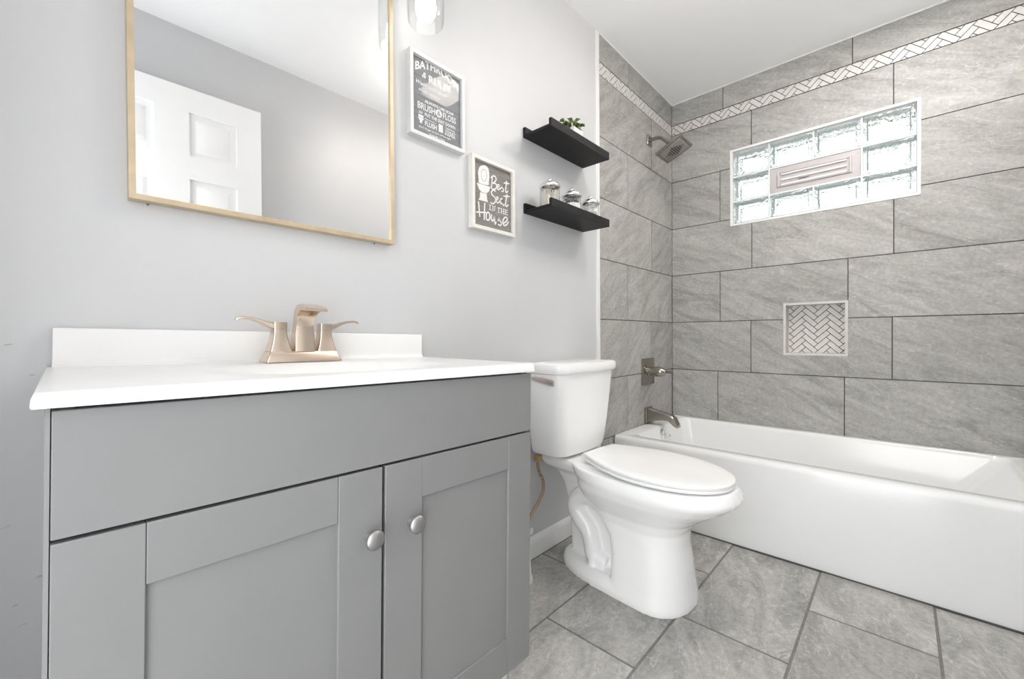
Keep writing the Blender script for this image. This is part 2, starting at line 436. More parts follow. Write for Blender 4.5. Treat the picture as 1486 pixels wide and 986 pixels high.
bm = BM(); box(bm, XT, -.0015, .0022, .0062, 2.2308, 2.2973); obj('mosaic_grout', bm, 'mosaic_grout', w)
mosaic('mosaic_border', 'y', XT+.001, -.002, 2.2335, 2.2945, .0005, .005, w, .01, 0)
# old dents and paint blobs low on the wall left of the vanity
bm = BM()
for x, z, q in ((-2.8309, .5958, .0042), (-2.8137, .4186, .0042), (-2.7955, .4953, .0034), (-2.8184, .3325, .0032), (-2.799, .8512, .0026), (-2.8218, .456, .003), (-2.8247, .906, .0036)):
    tube(bm, [(x-q*1.3, .0006, z-q*.2), (x, -.0004, z+q*.2), (x+q*1.4, .0006, z+q*.1)], [q*.25, q*.5, q*.2], 8, 4)
obj('paint_blemishes', bm, 'paint', w)
# a white strip closes the tiled field
bm = BM(); box(bm, XT-.030, XT, -.0045, .003, .088, ZC-.001); obj('trim_1', bm, 'white_trim', kind='structure', bevel=.002)
# window wall (x = 0)
WY0, WY1, WZ0, WZ1 = -1.1815, -.3545, 1.5705, 2.029
NY0, NY1, NZ0, NZ1 = -.913, -.6285, .7995, 1.0895
w = thing('wall_right', None, None, (0, 0, 0), kind='structure')
bm = BM()
for r in [q for p in cut_rect((YF-.12, .12, 0, ZC), (WY0, WY1, WZ0, WZ1)) for q in cut_rect(p, (NY0, NY1, NZ0, NZ1))]:
    box(bm, .0065, .17, *r)
obj('grout_backing', bm, 'grout', w)
rowsR = [(2.2973, ZC+.001, -.315), (ZG[1], ZG[0], -.470), (ZG[2], ZG[1], -.298), (ZG[3], ZG[2], -.4715), (ZG[4], ZG[3], -.2975), (ZG[5], ZG[4], -.4665), (ZG[6], ZG[5], -.2835), (.0755, .382, -.47)]
tiles('tile_cladding', 'x', rowsR, (YF, -.0015), .6155, 0.0, .0075, 'tile_x', w, .0044, [(WY0, WY1, WZ0, WZ1), (NY0, NY1, NZ0, NZ1)])
bm = BM(); box(bm, .0022, .0066, YF, -.0015, 2.2308, 2.2973); obj('mosaic_grout', bm, 'mosaic_grout', w)
mosaic('mosaic_border', 'x', YF, -.002, 2.2335, 2.2945, .0005, .005, w, .02, 0)
# recessed niche of the window wall
bm = BM(); d = .088; t = .012
box(bm, .001, d, NY0-.001, NY0+t, NZ0-.001, NZ1+.001); box(bm, .001, d, NY1-t, NY1+.001, NZ0-.001, NZ1+.001)
box(bm, .001, d, NY0+t, NY1-t, NZ1-t, NZ1+.001); box(bm, .001, d, NY0+t, NY1-t, NZ0-.001, NZ0+t)
obj('niche_lining', bm, simple('niche_edge_trim', (.60, .585, .555), .4, var=.05), w)
bm = BM(); box(bm, d-.001, d+.01, NY0, NY1, NZ0, NZ1); obj('niche_grout', bm, 'mosaic_grout', w)
mosaic('niche_mosaic', 'x', NY0+t, NY1-t, NZ0+t, NZ1-t, d-.005, .006, w, .012, .01)
# far side walls
bm = BM(); box(bm, XL-.12, .17, YF-.12, YF, 0, ZC); obj('wall_front', bm, 'paint', kind='structure')
bm = BM()
DY0, DY1, DZ = -1.44, -.62, 2.06  # unseen doorway opening, added to let the hall fill in
for r in cut_rect((YF-.12, .12, 0, ZC), (DY0, DY1, -.01, DZ)): box(bm, XL-.12, XL, *r)
obj('wall_left', bm, 'paint', kind='structure')
bm = BM()
for a, b2, c, e in ((DY0-.06, DY0, 0, DZ+.06), (DY1, DY1+.06, 0, DZ+.06), (DY0, DY1, DZ, DZ+.06)): box(bm, XL-.001, XL+.014, a, b2, c, e)
obj('trim_2', bm, 'white_trim', kind='structure', bevel=.003)
bm = BM(); box(bm, XL-.12, .17, YF-.12, .12, ZC, ZC+.1); obj('ceiling', bm, 'ceiling', kind='structure')
# a thin caulk bead where tile meets ceiling
bm = BM(); box(bm, XT, 0, -.006, 0, ZC-.006, ZC+.001); box(bm, -.006, 0, YF, 0, ZC-.006, ZC+.001); obj('trim_3', bm, 'white_trim', kind='structure')
# floor: 12 x 24 tiles in running bond
w = thing('floor', None, None, (-1.6, -.75, 0), kind='structure')
bm = BM(); box(bm, XL-.12, .17, YF-.12, .12, -.1, -.0018); obj('grout_bed', bm, 'floor_grout', w)
ya = -.2727
rowsF = []
for k in range(-1, 5):
    hi = ya-ROW*k; lo = hi-ROW
    rowsF.append((max(lo, YF), min(hi, 0), -1.0888 if k % 2 == 0 else -1.3998))
tiles('floor_tiles', 'z', rowsF, (XL, -.02), .6126, 0.0, .003, 'tile_z', w, .0078)
bm = BM(); box(bm, XA-.0022, XA+.003, YF, 0, -.001, .0038); obj('trim_4', bm, simple('dark_floor_joint', (.10, .095, .09), .9, var=.2), kind='structure', smooth=0)
bm = BM(); box(bm, -1.985, XT, -.0148, 0, -.001, .0022); obj('trim_5', bm, 'grout', kind='structure', smooth=0)
# baseboard with a rounded top
def base_profile(x0, x1):
    bm = BM(); pr = [(0, 0), (-.013, 0), (-.013, .062), (-.011, .074), (-.006, .083), (0, .088)]
    prism(bm, pr, 'x', x0, x1); return bm
obj('baseboard_back', base_profile(-1.985, XT-.001), 'white_trim', kind='structure', smooth=50)
obj('baseboard_back.001', base_profile(XL+.002, -2.81), 'white_trim', kind='structure', smooth=50)

# ------------------------------------------------------------------ glass block window
win = thing('window_1', None, None, (0, (WY0+WY1)/2, WZ0), kind='structure')
bm = BM(); f = .014
for r in cut_rect((WY0, WY1, WZ0, WZ1), (WY0+f, WY1-f, WZ0+f, WZ1-f)): box(bm, -.003, .13, *r)
obj('window_frame', bm, 'white_trim', win, bevel=.002)
ye = [WY0+f, -.9665, -.7655, -.558, WY1-f]; ze = [WZ0+f, 1.717, 1.866, WZ1-f]
bm = BM(); jt = .0042
for y in ye[1:4:2]: box(bm, .012, .10, y-jt, y+jt, ze[0], ze[3])
for a, b2 in ((0, 1), (2, 3)): box(bm, .012, .10, ye[2]-jt, ye[2]+jt, ze[a]+.0, ze[b2])
for z in ze[1:3]: box(bm, .0125, .0995, ye[0], ye[4], z-jt, z+jt)
obj('mortar_joints', bm, 'mortar', win, smooth=0)
for i in range(4):
    for j in range(3):
        if j == 1 and i in (1, 2): continue
        a, b2, c, e = ye[i]+jt, ye[i+1]-jt, ze[j]+jt, ze[j+1]-jt
        bm = BM()
        def pane(prof):
            loft(bm, [[(x, q[0], q[1]) for q in rrect(a+ins, b2-ins, c+ins, e-ins, .004, 0, 3)] for x, ins in prof])
        # two wavy glass faces with the hollow of the block between them
        pane(((.0165, .024), (.0160, .021), (.0105, .015), (.0100, .006), (.0125, .001), (.020, .0005), (.0205, .006), (.0205, .024)))
        pane(((.0895, .024), (.0895, .006), (.090, .0005), (.0975, .001), (.100, .006), (.0995, .015), (.094, .021), (.0935, .024)))
        obj('glass_block', bm, 'block', win, smooth=30)
y0, y1, z0, z1 = ye[1]+jt, ye[3]-jt, ze[1]+jt, ze[2]-jt
v = thing('vent', None, None, ORG[win.name]); v.parent = win; v.location = (0, 0, 0)
bm = BM(); box(bm, .016, .09, y0, y1, z0, z1); obj('vent_panel', bm, 'vent', v, bevel=.003)
bm = BM()
for r in cut_rect((y0+.035, y1-.035, z0+.028, z1-.028), (y0+.046, y1-.046, z0+.037, z1-.037)): box(bm, .009, .017, *r)
obj('vent_sash', bm, 'vent', v, bevel=.002)
bm = BM(); zc = (z0+z1)/2
for dz, ln in ((.027, .005), (-.004, .010), (-.031, .005)): box(bm, .007, .017, y0+.055, y1-.055, zc+dz-.004, zc+dz+.004)
obj('vent_louver', bm, 'white_trim', v, bevel=.0015)
bm = BM(); box(bm, .004, .017, (y0+y1)/2-.025+.04, (y0+y1)/2+.025+.04, zc-.016, zc-.010); obj('vent_latch', bm, simple('latch_grey', (.35, .34, .34), .4), v, bevel=.001)

# ------------------------------------------------------------------ open door standing in front of the far wall (seen in the mirror)
DX0, DX1, DYF, DTOP = -2.80, -2.041, -1.40, 2.098
w = thing('door_1', None, None, (DX0, DYF-.02, 0), kind='structure')
bm = BM()
fr = .022; th = .035
cols = [(DX0+.105, DX0+.105+.222), (DX1-.11-.194, DX1-.11)]
rws = [(.25, .78), (.93, 1.669), (1.777, 1.984)]
xs = [DX0, cols[0][0], cols[0][1], cols[1][0], cols[1][1], DX1]
for i in range(0, 5, 2): box(bm, xs[i], xs[i+1], DYF-th, DYF, .012, DTOP)
zs = [.012, rws[0][0], rws[0][1], rws[1][0], rws[1][1], rws[2][0], rws[2][1], DTOP]
for (a, b2) in cols:
    for i in range(0, 8, 2): box(bm, a, b2, DYF-th, DYF, zs[i], zs[i+1])
    for (c, e) in rws:
        box(bm, a, b2, DYF-th+.008, DYF-.010, c, e)
        rings = [[(p[0], yy, p[1]) for p in rrect(a+q, b2-q, c+q, e-q, .002, 0, 1)] for q, yy in ((.026, DYF-.010), (.040, DYF-.003))]
        loft(bm, rings)
obj('door_leaf', bm, 'door', w, smooth=25)
bm = BM(); lathe(bm, [(.03, 0), (.03, .006), (.012, .012), (.012, .03), (.024, .036), (.029, .05), (.024, .062), (.006, .067)], (DX1-.065, DYF, .95), (0, 1, 0)); obj('door_knob', bm, 'nickel', w)
bm = BM()
for z in (.25, 1.05, 1.85): box(bm, DX0-.004, DX0+.002, DYF-.034, DYF+.004, z, z+.09)
obj('door_hinge', bm, 'nickel', w)

# ================================================================== BATHTUB
w = thing('bathtub', 'white alcove bathtub with a plain flat apron under the glass block window', 'bathtub', (XA/2, -.75, 0))
bm = BM(); RZ = .386
out = lambda z, i=0, r=.008: rrect(XA+i, -.0035, YF+.004, -.0035, r, z, 6)
inn = lambda x0, x1, y0, y1, r, z: rrect(x0, x1, y0, y1, r, z, 6)
rings = [out(.0, .004), out(.03, .002), out(RZ-.022, 0), out(RZ-.010, .002), out(RZ-.003, .007), out(RZ, .015),
         inn(-.712, -.040, -1.455, -.078, .05, RZ), inn(-.704, -.044, -1.447, -.086, .05, RZ-.005), inn(-.698, -.048, -1.438, -.092, .05, RZ-.02),
         inn(-.680, -.064, -1.33, -.112, .06, RZ-.16), inn(-.655, -.085, -1.22, -.135, .07, .10), inn(-.62, -.12, -1.17, -.18, .07, .07), inn(-.5, -.25, -1.0, -.35, .07, .062)]
loft(bm, rings); obj('tub_shell', bm, 'tub', w, smooth=32)
bm = BM(); lathe(bm, [(.033, 0), (.033, .005), (.028, .010), (.006, .012)], (-.388, -.092, .337), (0, -1, .12), 28); op = obj('overflow_plate', bm, 'chrome', w)
bm = BM(); tube(bm, [(-.388, -.098, .335), (-.384, -.125, .337), (-.375, -.140, .330)], [.005, .0045, .004], 10); obj('trip_lever', bm, 'chrome', op)
bm = BM(); lathe(bm, [(.03, 0), (.03, .003), (.02, .006)], (-.375, -.38, .063)); obj('drain', bm, 'chrome', w)

# ================================================================== VANITY
TILT = .0178
VX = -1.997
w = thing('vanity_cabinet', 'grey shaker vanity cabinet with one wide drawer front above two doors', 'cabinet', (VX, 0, 0), (0, TILT, 0), local=True)
bm = BM()
box(bm, -.789, -.771, -.437, -.004, .12, .828); box(bm, -.020, -.002, -.437, -.004, .12, .828)
box(bm, -.789, -.002, -.437, -.004, .12, .138)
box(bm, -.789, -.002, -.02, -.004, .138, .828)
box(bm, -.7925, -.7885, -.450, -.004, .02, .828)
obj('carcass', bm, 'carcass', w)
bm = BM(); box(bm, -.770, -.021, -.436, -.425, .139, .827); obj('gap_shade_sheet', bm, 'gap', w)  # near-black sheet painting the shade seen between drawer and doors
bm = BM(); box(bm, -.77, -.021, -.395, -.004, 0, .121); obj('toe_kick', bm, 'kick', w)
bm = BM(); box(bm, -.7875, -.0045, -.455, -.4375, .6865, .8245); obj('drawer_front', bm, 'cabinet', w, bevel=.0012)
def vdoor(x0, x1, kx):
    bm = BM(); z0, z1, sw = .140, .682, .077; F, B = -.455, -.4375
    box(bm, x0, x0+sw, F, B, z0, z1); box(bm, x1-sw, x1, F, B, z0, z1)
    e = .0004
    box(bm, x0+sw+e, x1-sw-e, F+.0004, B, z1-.074, z1); box(bm, x0+sw+e, x1-sw-e, F+.0004, B, z0, z0+.079)
    box(bm, x0+sw-.004, x1-sw+.004, F+.0055, B-.001, z0+.05, z1-.05)
    dd = obj('door', bm, 'cabinet', w, bevel=.0012)
    bm = BM(); lathe(bm, [(.0085, 0), (.0085, .002), (.006, .006), (.0065, .012), (.014, .016), (.0165, .019), (.0165, .022), (.0145, .025), (.008, .0272), (.0005, .028)], (kx, F, .570), (0, -1, 0), 28)
    obj('knob', bm, 'knob', dd, smooth=50)
    return dd
vdoor(-.7875, -.4005, -.4245); vdoor(-.3945, -.0045, -.3415)

w = thing('sink_countertop', 'glossy white vanity top with backsplash and integral oval sink', 'countertop', (VX, 0, 0), (0, TILT, 0), local=True)
bm = BM()
X0, X1, Y0, Y1, ZT = -.799, -.003, -.462, -.003, .851
nx, ny = 128, 80
def basin(x, y):
    q = math.hypot((x+.392)/.235, (y+.268)/.152)
    t = max(0, min(1, (1-q)/.62))
    return -.118*t*t*(3-2*t) - .0065*(1-.75*(x-X0)/(X1-X0))*(Y1-y)/(Y1-Y0)
grid = [[bm.verts.new((X0+(X1-X0)*i/nx, Y0+.006+(Y1-Y0-.006)*j/ny, ZT+basin(X0+(X1-X0)*i/nx, Y0+.006+(Y1-Y0-.006)*j/ny))) for i in range(nx+1)] for j in range(ny+1)]
for j in range(ny):
    for i in range(nx): bm.faces.new((grid[j][i], grid[j][i+1], grid[j+1][i+1], grid[j+1][i]))
def loop_out(dx, y, z):
    L_ = []
    for i in range(nx+1): L_.append((X0+(X1-X0)*i/nx, y, z))
    return L_
edge = [grid[0][i] for i in range(nx+1)] + [grid[j][nx] for j in range(1, ny+1)] + [grid[ny][i] for i in range(nx-1, -1, -1)] + [grid[j][0] for j in range(ny-1, 0, -1)]
prev = edge
for dy, dz, gx in ((.003, -.0018, .0015), (.006, -.006, .003), (.008, -.020, .0035), (.0075, -.0225, .0025)):
    cur = []
    for v_ in edge:
        x, y, z = v_.co
        nxx = x - gx if x < X0+1e-6 else (x+gx*.3 if x > X1-1e-6 else x)
        nyy = y - dy if y < Y0+.006+1e-6 else y
        cur.append(bm.verts.new((nxx, nyy, max(z+dz, ZT-.0225) if dz > -.0195 else ZT+dz)))
    for i in range(len(edge)):
        j = (i+1) % len(edge); bm.faces.new((prev[i], prev[j], cur[j], cur[i]))
    prev = cur
obj('countertop', bm, 'marble', w, smooth=45)
bm = BM()
prof = [(-.003, .8495), (-.030, .8495), (-.030, .8525), (-.0255, .8545), (-.0225, .859), (-.021, .868), (-.020, .918), (-.018, .921), (-.003, .921)]
prism(bm, prof, 'x', -.7935, -.0185); obj('backsplash', bm, 'marble', w, smooth=45, bevel=.0012)
bm = BM(); lathe(bm, [(.022, 0), (.022, .003), (.012, .005), (.001, .006)], (-.392, -.268, ZT-.118)); obj('sink_drain', bm, 'champagne', w)

# ------------------------------------------------------------------ faucet
FX = -2.375
fz = .851 - (FX-VX)*math.sin(TILT) + .0004
w = thing('faucet', 'champagne bronze two-handle faucet on the white vanity top', 'faucet', (FX, -.072, fz), (0, TILT, 0), local=True)
bm = BM()
rings = [rrect(-.084+i, .084-i, -.029+j, .029-j, .004, z, 3) for i, j, z in ((0, 0, 0), (0, 0, .003), (.006, .005, .016), (.009, .007, .023), (.012, .009, .025))]
loft(bm, rings); obj('base_plate', bm, 'champagne', w, smooth=35)
# waterfall spout: a flat ribbon that rises and arches towards the basin
bm = BM()
path = [(-.004, .024, .022), (-.004, .060, .021), (-.006, .088, .019), (-.016, .112, .0205), (-.038, .123, .022), (-.062, .1225, .0245), (-.080, .1185, .0255)]   # y, z, half width
thk = [.017, .014, .012, .012, .009, .0052, .0032]
P_ = catmull([(p[0], p[1], p[2]) for p in path], 5); T_ = catmull([(t, 0, 0) for t in thk], 5)
rings = []
for i, p in enumerate(P_):
    a, b2 = P_[max(i-1, 0)], P_[min(i+1, len(P_)-1)]
    d = Vector((0, b2.x-a.x, b2.y-a.y)).normalized(); nrm = Vector((0, d.z, -d.y))
    o = Vector((0, p.x, p.y)); hw = p.z; t = T_[i].x
    ring = []
    for sx_, sn in ((-1, -1), (-.8, -1.12), (.8, -1.12), (1, -1), (1, 1), (.8, 1.12), (-.8, 1.12), (-1, 1)):
        ring.append(o + Vector((sx_*hw, 0, 0)) + nrm*sn*t)
    rings.append(ring)
loft(bm, rings); obj('spout', bm, 'champagne', w, smooth=40)
for s in (-1, 1):
    bm = BM(); cx = s*.0515
    rings = []
    for z, hx, hy, dx in ((.024, .0235, .021, 0), (.030, .0215, .020, 0), (.045, .0175, .0165, 0), (.060, .0150, .0140, 0), (.074, .0140, .0130, 0)):
        rings.append(rrect(cx-hx+dx, cx+hx+dx, -hy, hy, .004, z, 3))
    loft(bm, rings); hb = obj('handle_post', bm, 'champagne', w, smooth=35)
    bm = BM()
    rings = [rrect(cx-.0142, cx+.0142, -.0132, .0132, .004, z, 3) for z in (.0745, .082)]
    rings.append(rrect(cx-.0142, cx+.0145, -.0132, .0132, .004, .0905, 3))
    loft(bm, rings)
    # lever sweeping outwards and up a little
    lp = [(.003, .0795, .0130, .0110), (.015, .0815, .0125, .0085), (.028, .0865, .0105, .0056), (.042, .0925, .0092, .0042), (.056, .0965, .0085, .0033), (.074, .0985, .0085, .0030), (.083, .0960, .0075, .0030), (.0855, .0935, .006, .002)]
    rings = []
    for (xx, zz, hw, ht) in lp:
        rings.append([(cx+s*xx, -hw, zz-ht*.6), (cx+s*xx, -hw*.7, zz-ht), (cx+s*xx, hw*.7, zz-ht), (cx+s*xx, hw, zz-ht*.6), (cx+s*xx, hw, zz+ht*.6), (cx+s*xx, hw*.7, zz+ht), (cx+s*xx, -hw*.7, zz+ht), (cx+s*xx, -hw, zz+ht*.6)])
    loft(bm, rings); obj('lever', bm, 'champagne', hb, smooth=40)

# ================================================================== TOILET
TX, TA = -1.297, -.080
w = thing('toilet', 'white two-piece toilet with closed lid standing between vanity and bathtub', 'toilet', (TX, 0, 0), (0, 0, TA), local=True)
def egg(hw, yb, yf, z, n=40, pw=2.3, back=3.0):
    """ring; the front is rounder than the back"""
    ym = yb + (yf-yb)*.52; pts = []
    for k in range(n):
        a = 2*PI*k/n; c, s = math.cos(a), math.sin(a)
        p = pw if s < 0 else back
        x = hw*math.copysign(abs(c)**(2/p), c)
        y = ym + (ym-yf if s < 0 else yb-ym)*math.copysign(abs(s)**(2/p), s)
        pts.append((x, y, z))
    return pts
bm = BM()
# skirted front column and bowl
K8 = dict(back=9.0)
loft(bm, [egg(.140, -.362, -.612, 0, **K8), egg(.140, -.362, -.612, .02, **K8), egg(.130, -.362, -.607, .06, **K8), egg(.121, -.362, -.599, .14, **K8), egg(.117, -.350, -.590, .20, **K8), egg(.119, -.312, -.590, .25, **K8),
          egg(.130, -.275, -.612, .285, back=7), egg(.153, -.235, -.662, .322, back=5), egg(.174, -.21, -.716, .356, back=4), egg(.186, -.19, -.752, .385), egg(.1885, -.18, -.758, .397), egg(.185, -.17, -.752, .413), egg(.178, -.16, -.742, .4275)])
# foot
loft(bm, [egg(.140, -.088, -.60, 0, 40, 2.4, 2.5), egg(.140, -.088, -.60, .022, 40, 2.4, 2.5), egg(.132, -.096, -.59, .040, 40, 2.4, 2.5), egg(.118, -.112, -.57, .050, 40, 2.4, 2.5)])
# web behind the skirt
loft(bm, [rrect(-.058, .058, -.46, -.135, .02, .03), rrect(-.058, .058, -.46, -.130, .02, .20), rrect(-.07, .07, -.46, -.105, .02, .32), rrect(-.09, .09, -.46, -.06, .03, .39)])
# deck under the tank
loft(bm, [rrect(-.085, .085, -.33, -.075, .03, .365), rrect(-.120, .120, -.34, -.035, .03, .392), rrect(-.128, .128, -.36, -.025, .03, .412), rrect(-.124, .124, -.36, -.025, .03, .428), rrect(-.118, .118, -.36, -.028, .03, .432)])
for s in (-1, 1):
    # exposed trapway: S-bend on the flank
    tube(bm, [(s*.040, -.335, .250), (s*.070, -.285, .288), (s*.074, -.232, .300), (s*.074, -.190, .272), (s*.074, -.184, .232), (s*.074, -.212, .196), (s*.074, -.243, .165), (s*.072, -.255, .120), (s*.070, -.265, .078), (s*.060, -.315, .058)],
         [.036, .036, .036, .036, .036, .035, .034, .033, .033, .034], 18, 6)
    lathe(bm, [(.018, 0), (.016, .02), (.013, .034), (.006, .038)], (s*.092, -.272, .045), n=18)
me = bpy.data.meshes.new('bowl_blend'); bmesh.ops.recalc_face_normals(bm, faces=bm.faces); bm.to_mesh(me); bm.free()
o = bpy.data.objects.new('bowl', me); C.objects.link(o)
md = o.modifiers.new('r', 'REMESH'); md.mode = 'VOXEL'; md.voxel_size = .0042
md = o.modifiers.new('s', 'SMOOTH'); md.iterations = 6; md.factor = .5
dg = bpy.context.evaluated_depsgraph_get()
me2 = bpy.data.meshes.new_from_object(o.evaluated_get(dg)); o.modifiers.clear(); o.data = me2; bpy.data.meshes.remove(me)
me2.name = 'bowl'; me2.materials.clear(); me2.materials.append(M['porcelain'])
for p in me2.polygons: p.use_smooth = True
o.parent = w; ORG[o.name] = Vector((0, 0, 0))
# seat and lid
def seat_ring(wd, yb, L_, wb, z0, z1, tm=.50, n=26, grow=0):
    R = []
    def hw(t): return wd/2*math.sqrt(max(0, 1-((t-tm)/(1-tm))**2)) if t > tm else wb/2+(wd/2-wb/2)*math.sin(PI/2*t/tm)
    ts = [1-(1-k/n)**1.0 for k in range(n)] + [.985, .996, 1.0]
    left = [(-hw(t), t) for t in ts]; right = [(hw(t), t) for t in reversed(ts[:-1])]
    pts = []
    for x, t in left+right: pts.append((x, yb-L_*t, z0+(z1-z0)*t))
    cy = yb-L_*.5
    if grow: pts = [(x*(1+grow/.16), cy+(y-cy)*(1+grow/.245), z) for x, y, z in pts]
    return pts
A = dict(wd=.345, yb=-.236, L_=.498, wb=.190)
bm = BM()
R_ = lambda dz, g: seat_ring(z0=.4505+dz, z1=.4425+dz, grow=g, **A)
loft(bm, [R_(-.0125, -.006), R_(-.0115, -.001), R_(-.006, .002), R_(-.001, .001), R_(.0005, -.004)]); obj('seat', bm, 'seat', w, smooth=35)
bm = BM(); R_ = lambda dz, g: seat_ring(z0=.4690+dz, z1=.4570+dz, grow=g, **A)
loft(bm, [R_(-.0150, -.006), R_(-.0135, .001), R_(-.006, .004), R_(-.002, .002), R_(-.0002, -.006), R_(.0012, -.03), R_(.0022, -.08), R_(.0028, -.14)]); obj('lid', bm, 'seat', w, smooth=32)
for s in (-1, 1):
    bm = BM(); box(bm, s*.068-.016, s*.068+.016, -.248, -.212, .427, .456); obj('hinge', bm, 'seat', w, bevel=.005, seg=3)
# tank (sits square to the wall, so turned back by the bowl's own angle)
def toward(x, y, z):
    X, Y = x-TX, y
    c, s = math.cos(TA), math.sin(TA)
    return (c*X+s*Y, -s*X+c*Y, z)
def tank_ring(hw, yb, yf, ch, z, bow=.008, r=.012):
    cx = -1.3155
    P0 = [(cx+hw, yb), (cx-hw, yb)]
    pts = []
    def arc(x, y, a0, a1, rr, n=4):
        for k in range(n+1):
            a = math.radians(a0+(a1-a0)*k/n); pts.append((x+rr*math.cos(a), y+rr*math.sin(a)))
    arc(cx+hw-r, yb-r, 0, 90, r); arc(cx-hw+r, yb-r, 90, 180, r)
    # rounded chamfers at the front corners, bowed front
    for k in range(7):
        a = PI/2*k/6; pts.append((cx-hw+ch*1.1*(1-math.cos(a))**1.0, yf+ch-ch*math.sin(a)))
    for k in range(1, 8):
        t = k/8; x = cx-hw+ch*1.1+(2*hw-2.2*ch)*t; pts.append((x, yf-bow*4*t*(1-t)))
    for k in range(7):
        a = PI/2*(1-k/6); pts.append((cx+hw-ch*1.1*(1-math.cos(a)), yf+ch-ch*math.sin(a)))
    return [toward(x, y, z) for x, y in pts]
bm = BM()
loft(bm, [tank_ring(.140, -.03, -.158, .045, .440), tank_ring(.160, -.024, -.170, .045, .446), tank_ring(.168, -.022, -.176, .045, .46), tank_ring(.181, -.019, -.187, .045, .56), tank_ring(.192, -.017, -.197, .045, .68), tank_ring(.199, -.016, -.203, .045, .768)])
tk = obj('tank', bm, 'porcelain', w, smooth=35)
bm = BM()
loft(bm, [tank_ring(.201, -.015, -.204, .046, .767), tank_ring(.210, -.013, -.212, .048, .7715), tank_ring(.2135, -.012, -.216, .049, .7795), tank_ring(.2135, -.012, -.216, .049, .7955), tank_ring(.210, -.014, -.213, .048, .8045), tank_ring(.200, -.02, -.205, .046, .809), tank_ring(.12, -.06, -.15, .04, .8105)])
obj('tank_lid', bm, 'porcelain', w, smooth=35)
# trip lever on the near flank
bm = BM()
lathe(bm, [(.017, 0), (.017, .004), (.012, .007), (.009, .018)], toward(-1.505, -.150, .741), (-1, -.05, 0), 22)
lev = obj('flush_lever', bm, 'chrome', w)
bm = BM()
lp = [(-1.520, -.168, .738, .0090), (-1.524, -.150, .742, .0105), (-1.524, -.120, .746, .0095), (-1.522, -.085, .750, .0075), (-1.520, -.062, .752, .004)]
loft(bm, [[toward(x-.004, y, z-h), toward(x+.003, y, z-h*.9), toward(x+.003, y, z+h*.9), toward(x-.004, y, z+h), toward(x-.0065, y, z)] for x, y, z, h in lp])
obj('lever_paddle', bm, simple('rose_nickel', (.62, .53, .50), .3, .9), lev, smooth=40)

# water supply line left of the toilet
w = thing('water_supply_line', 'braided metal water supply hose hanging below the toilet tank', 'hose', (-1.475, -.03, .17))
bm = BM(); tube(bm, [(-1.480, -.056, .435), (-1.479, -.056, .405), (-1.469, -.055, .37), (-1.447, -.054, .335), (-1.443, -.054, .295), (-1.462, -.054, .262), (-1.505, -.056, .228), (-1.545, -.058, .19)], .0062, 12, 6); obj('hose', bm, 'hose', w)
bm = BM(); lathe(bm, [(.010, 0), (.017, .003), (.017, .020), (.010, .024)], (-1.480, -.056, .417), (0, 0, 1), 8); obj('nut', bm, 'brass', w, smooth=20)
bm = BM(); lathe(bm, [(.022, 0), (.022, .004), (.010, .006), (.010, .056), (.014, .058), (.014, .075)], (-1.545, -.001, .165), (0, -1, 0), 18); tube(bm, [(-1.545, -.058, .16), (-1.545, -.058, .195)], .009, 12, 1)
obj('shutoff_valve', bm, 'chrome', w)
# object whose white foot peeks out from behind the cabinet
bm = BM(); lathe(bm, [(.046, 0), (.048, .006), (.047, .014), (.042, .030), (.040, .060), (.039, .10), (.037, .13), (.025, .135), (.010, .14), (.009, .30), (.013, .31), (.013, .36), (.004, .37)], (-1.606, -.072, 0), n=28)
o = obj('toilet_brush_holder', bm, 'rubber', org=(-1.606, -.072, 0), smooth=45)
tag(o, 'white rounded foot of a small stand on the floor, mostly hidden behind the grey vanity', 'holder')

# ================================================================== SHOWER FITTINGS
w = thing('shower_fixture', 'square brushed nickel shower head on a bent arm below the mosaic border', 'shower head', (-.345, 0, 2.085))
bm = BM(); loft(bm, [[(p[0], y, p[1]) for p in rrect(-.345-q, -.345+q, 2.085-q, 2.085+q, .004, 0, 3)] for y, q in ((.001, .030), (-.005, .030), (-.008, .027))]); obj('flange', bm, 'nickel', w)
bm = BM(); tube(bm, [(-.345, -.004, 2.085), (-.345, -.040, 2.088), (-.345, -.072, 2.082), (-.345, -.098, 2.060), (-.345, -.120, 2.034)], .0105, 16, 6); obj('arm', bm, 'nickel', w)
hc = Vector((-.345, -.154, 1.984)); un = Vector((0, .41, .912)).normalized(); vy = Vector((0, -.912, .41)).normalized()
bm = BM(); lathe(bm, [(.012, -.012), (.020, -.004), (.022, .010), (.016, .022), (.013, .034)], hc+un*.018+vy*-.004, un, 20); obj('ball_joint', bm, 'nickel', w)
bm = BM()
def hring(q, h, r=.006): return [hc + Vector((p[0], 0, 0)) + vy*p[1] + un*h for p in rrect(-q*1.06, q*1.06, -q, q, r, 0, 4)]
loft(bm, [hring(.066, -.001), hring(.079, -.001), hring(.082, .002), hring(.082, .010), hring(.076, .014), hring(.03, .022)]); hd = obj('head', bm, 'nickel', w, smooth=35)
bm = BM(); loft(bm, [hring(.0655, -.0005), hring(.0655, -.0035), hring(.064, -.0045)]); fp = obj('spray_face', bm, brushed('spray_face_metal', (.46, .44, .41), .33), w)
bm = BM()
for i in range(-4, 5):
    for j in range(-4, 5):
        if i*i+j*j <= 17 and (i+j) % 2 == 0 or (i*i+j*j <= 10):
            lathe(bm, [(.0036, 0), (.0030, .003)], hc+Vector((i*.0118, 0, 0))+vy*(j*.0118)-un*.0042, -un, 8)
obj('nozzle', bm, simple('black_rubber', (.02, .02, .02), .6), fp).update_tag()

